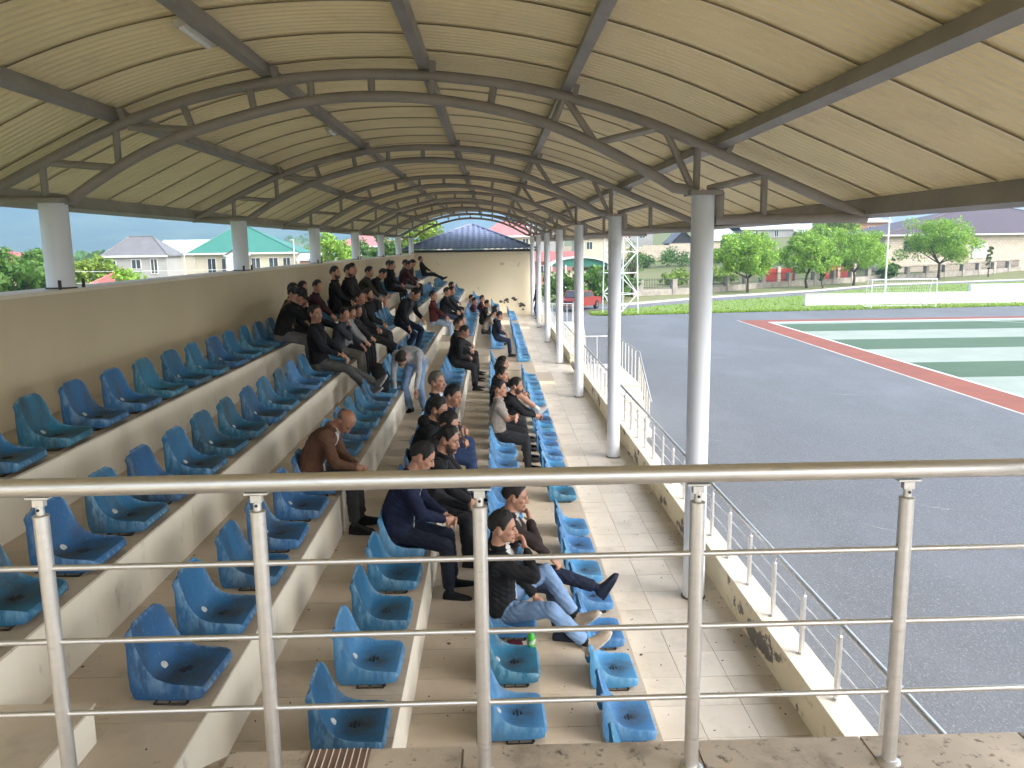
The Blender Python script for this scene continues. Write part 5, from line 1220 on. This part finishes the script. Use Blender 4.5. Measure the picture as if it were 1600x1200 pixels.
house('brick_house', 'orange brick house partly seen above the trees beside the light pole', 66, 72, 150, 158, 3, 7.0, 8.4, m_brickw, m_whiter, [(69, 4.6, 6.2, 1.2)], roof='hip')
house('dark_barn', 'open dark gabled barn above the cream wall', 32.4, 36.4, 149, 156, 2.8, 3.6, 5.9, m_dark, m_grayr, roof='gable_front', ov=.3)
house('pale_shed', 'low shed with a pale sloping roof right of the dark barn', 37.5, 44.5, 149, 157, 2.5, 4.0, 6.3, m_creamh, m_whiter, roof='shed')
house('gray_house', 'plain gray house with a row of dark windows above the cream wall', 21.5, 31, 160, 168, 3, 6.6, 7.6, m_grayw, m_whiter, [(23.5, 4.6, 5.9, 1.1), (26.2, 4.6, 5.9, 1.1), (29, 4.6, 5.9, 1.1)], roof='gable')
house('pink_roof_house', 'small house with a pinkish purple roof left of the tower top', 13.0, 20.5, 128, 136, 1.5, 4.6, 6.3, m_creamh, m_pinkroof, [(15, 2.8, 4.0, 1)], roof='gable')
house('long_block', 'long white block with shutters high behind the far columns', 5.5, 13.0, 150, 158, 2, 6.8, 7.6, m_grayw, m_whiter, [(7, 4.8, 6.2, 1.0), (9.3, 4.8, 6.2, 1.0), (11.5, 4.8, 6.2, 1.0)], roof='gable')
house('red_roof_house', 'low house with a red roof behind the farthest columns', 4.6, 9.4, 98, 103, -.5, 1.7, 2.8, m_pinkroof, m_redroof, [(6, .2, 1.2, .9)], roof='gable')
cw = thing('cream_wall', 'long cream block retaining wall across the slope above the meadow', 'wall', (24, 140, 1))
for i in range(6): MB().box(12+4.5*i, 12+4.5*i+4.46, 140, 140.4, -.5, 3.3+.25*math.sin(i*2.1)).build('wall_panel', m_limew, cw)
# arched shelter
t = thing('arched_shelter', 'white arched shelter with green gable over a stone wall, behind the red car', 'shelter', (8.0, 76, -1))
ar = [(8.0+2.9*math.sin(a), 1.65+1.05*math.cos(a)-.25) for a in np.linspace(-1.25, 1.25, 13)]
b = MB(); b.grid([[(x, y, z) for x, z in ar] for y in (75.6, 80)]); b.grid([[(x, y, z-.1) for x, z in ar] for y in (75.6, 80)]); b.build('arched_roof', m_whiter, t)
MB().tube([(x, 75.55, z-.03) for x, z in ar], .08, 6).build('roof_edge', m_white, t)
MB().prism(ar+[(ar[-1][0], 1.60), (ar[0][0], 1.60)][::1], 75.8, 75.86).build('gable_panel', m_teal, t)
for x in (5.4, 6.7, 8.0, 9.3, 10.6): MB().box(x-.06, x+.06, 75.7, 75.82, -1, 1.75).build('post', m_white, t)
MB().box(5.2, 10.8, 75.9, 76.2, -1.1, 1.1).build('stone_wall', m_blockw, t)
# left side
house('gray_roof_house', 'gray house with a dark hipped roof and dark windows beyond the back wall', -39.3, -33.2, 85, 89, -1.5, 3.05, 5.0, m_grayw, m_grayr, [(-36.25, 1.7, 3.05-.35, 1.0, (m_frame, m_glass, -1, 1)), (-34.45, 1.2, 2.75, .75, (m_frame, m_glass, -1, 1)), (-38.6, 1.7, 2.6, .7)], ov=.35, ridge=(-37.6, -35.2))
house('white_roof_house', 'small house with a white and pink roof behind the gray roofed one', -43.5, -36.5, 108, 116, -1.5, 3.0, 4.9, m_creamh, m_whiter, [(-38, 1.0, 2.3, 1.2)], roof='gable', ov=.4)
house('teal_roof_house', 'cream house with a large turquoise hipped roof and white windows', -33.9, -22.6, 95, 101, -1.5, 3.15, 6.2, m_creamh, m_teal, [(-32.0, .8, 2.6, 1.0), (-30.4, .8, 2.6, 1.0), (-27.0, .8, 2.6, 1.1), (-25.0, .8, 2.6, 1.1), (-23.5, .8, 2.6, .9)], ov=.6, ridge=(-29.9, -28.6))
t = house('porch_house', 'small white gabled porch attached before the turquoise roofed house', -29.6, -27.6, 92.6, 94.3, -1.5, 2.9, 3.6, m_frame, m_whiter, roof='gable_front', ov=.2)
house('red_shed', 'little red hipped roof low beyond the back wall beside the nearest short column', -28.9, -26.6, 60, 62.4, -2, 1.15, 1.95, m_creamh, m_redroof, ov=.2)
house('red_roof_house', 'house with a bright red roof at the left edge beyond the dark tree', -47, -38.5, 66, 76, -1.5, 2.5, 4.1, m_creamh, m_redroof, ov=.4)
house('brown_shed', 'small brick red shed right of the turquoise roofed house', -21.6, -19.6, 93, 96, -1.5, 2.3, 3.0, m_brickw, m_whiter, roof='gable', ov=.25)
house('red_roof_house', 'big red roofed house between the short columns far down the back wall', -28.0, -17.2, 148, 160, -1, 3.8, 6.3, m_creamh, m_pinkroof, [(-25, 1.4, 3, 1.2), (-20, 1.4, 3, 1.2)], ov=.7)
house('pink_roof_house', 'pale house with a pink hipped roof behind the pavilion roof', -1.0, 4.7, 100, 108, -1, 4.7, 6.5, m_creamh, m_pinkroof, [(2.2, 3.0, 4.4, 1.0), (4.0, 3.0, 4.4, .8)], ov=.5, ridge=(1.0, 3.4))
for i, (x, y, wd, ze, rm, lb) in enumerate([(-62, 230, 9, 3.6, m_whiter, 'distant white roofed house in the valley, leftmost'), (-51, 260, 8, 4.2, m_grayr, 'distant gray roofed house in the valley'), (-45, 215, 8, 3.2, m_whiter, 'distant pale house beside the column gap'), (-38, 300, 10, 5.5, m_redroof, 'distant red roofed house in the valley'),
        (-36, 190, 7, 3.0, m_bluer, 'distant bluish roofed house in the valley'), (-12, 240, 10, 6.5, m_whiter, 'distant white roofed house above the tile roof'), (-22, 280, 11, 6.0, m_grayr, 'distant gray roofed house beyond the red roof'), (-6, 210, 9, 6.2, m_whiter, 'distant pale roofed house left of the pink roof')]):
    house('far_house', lb, x, x+wd, y, y+8, -1, ze-1.2, ze+.8, m_creamh, rm, [(x+2, .6, 1.8, 1.1), (x+wd-2, .6, 1.8, 1.1)], ov=.4, group='far houses in the valley')
# overhead wires across the left gap
def wire(label, pts): 
    tag(MB().tube([Vector(pts[0]).lerp(Vector(pts[1]), s/12)-Vector((0, 0, pts[2]*4*(s/12)*(1-s/12))) for s in range(13)], .014, 4).build('power_line', m_frame), label, 'wire', 'power lines')
wire('pale power line crossing before the dark tree, upper one', [(-40, 44, 3.0), (-16, 60, 2.2), .25]); wire('pale power line crossing before the dark tree, lower one', [(-40, 44, 2.2), (-16, 60, 1.5), .25])
for i, (x, y, z1, lb) in enumerate([(-31.0, 84, 3.3, 'thin lamp post beside the gray roofed house'), (-20.0, 84, 4.4, 'thin pole right of the turquoise roofed house')]):
    t = thing('street_lamp', lb, 'street lamp', (x, y, -1.5)); MB().lathe([(.07, -1.5), (.05, z1)], (x, y, 0), 8).build('shaft', m_white, t); MB().obox((x-.15, y, z1+.03), (.22, 0, .02), (0, .07, 0), (0, 0, .04)).build('lamp_head', m_lamp, t)

# ------------------------------------------------------------------ haze
HZ = 0.00044
mh = bpy.data.materials.new('haze'); mh.use_nodes = True; n = mh.node_tree.nodes; L = mh.node_tree.links; n.remove(n['Principled BSDF'])
pv = n.new('ShaderNodeVolumePrincipled'); pv.inputs['Color'].default_value = (.47, .71, 1, 1); pv.inputs['Density'].default_value = HZ; pv.inputs['Anisotropy'].default_value = .2
L.new(pv.outputs[0], n['Material Output'].inputs['Volume'])
hz = MB().box(-4660, 960, -460, 4760, -60, 1100).build('haze', mh, kind='stuff')
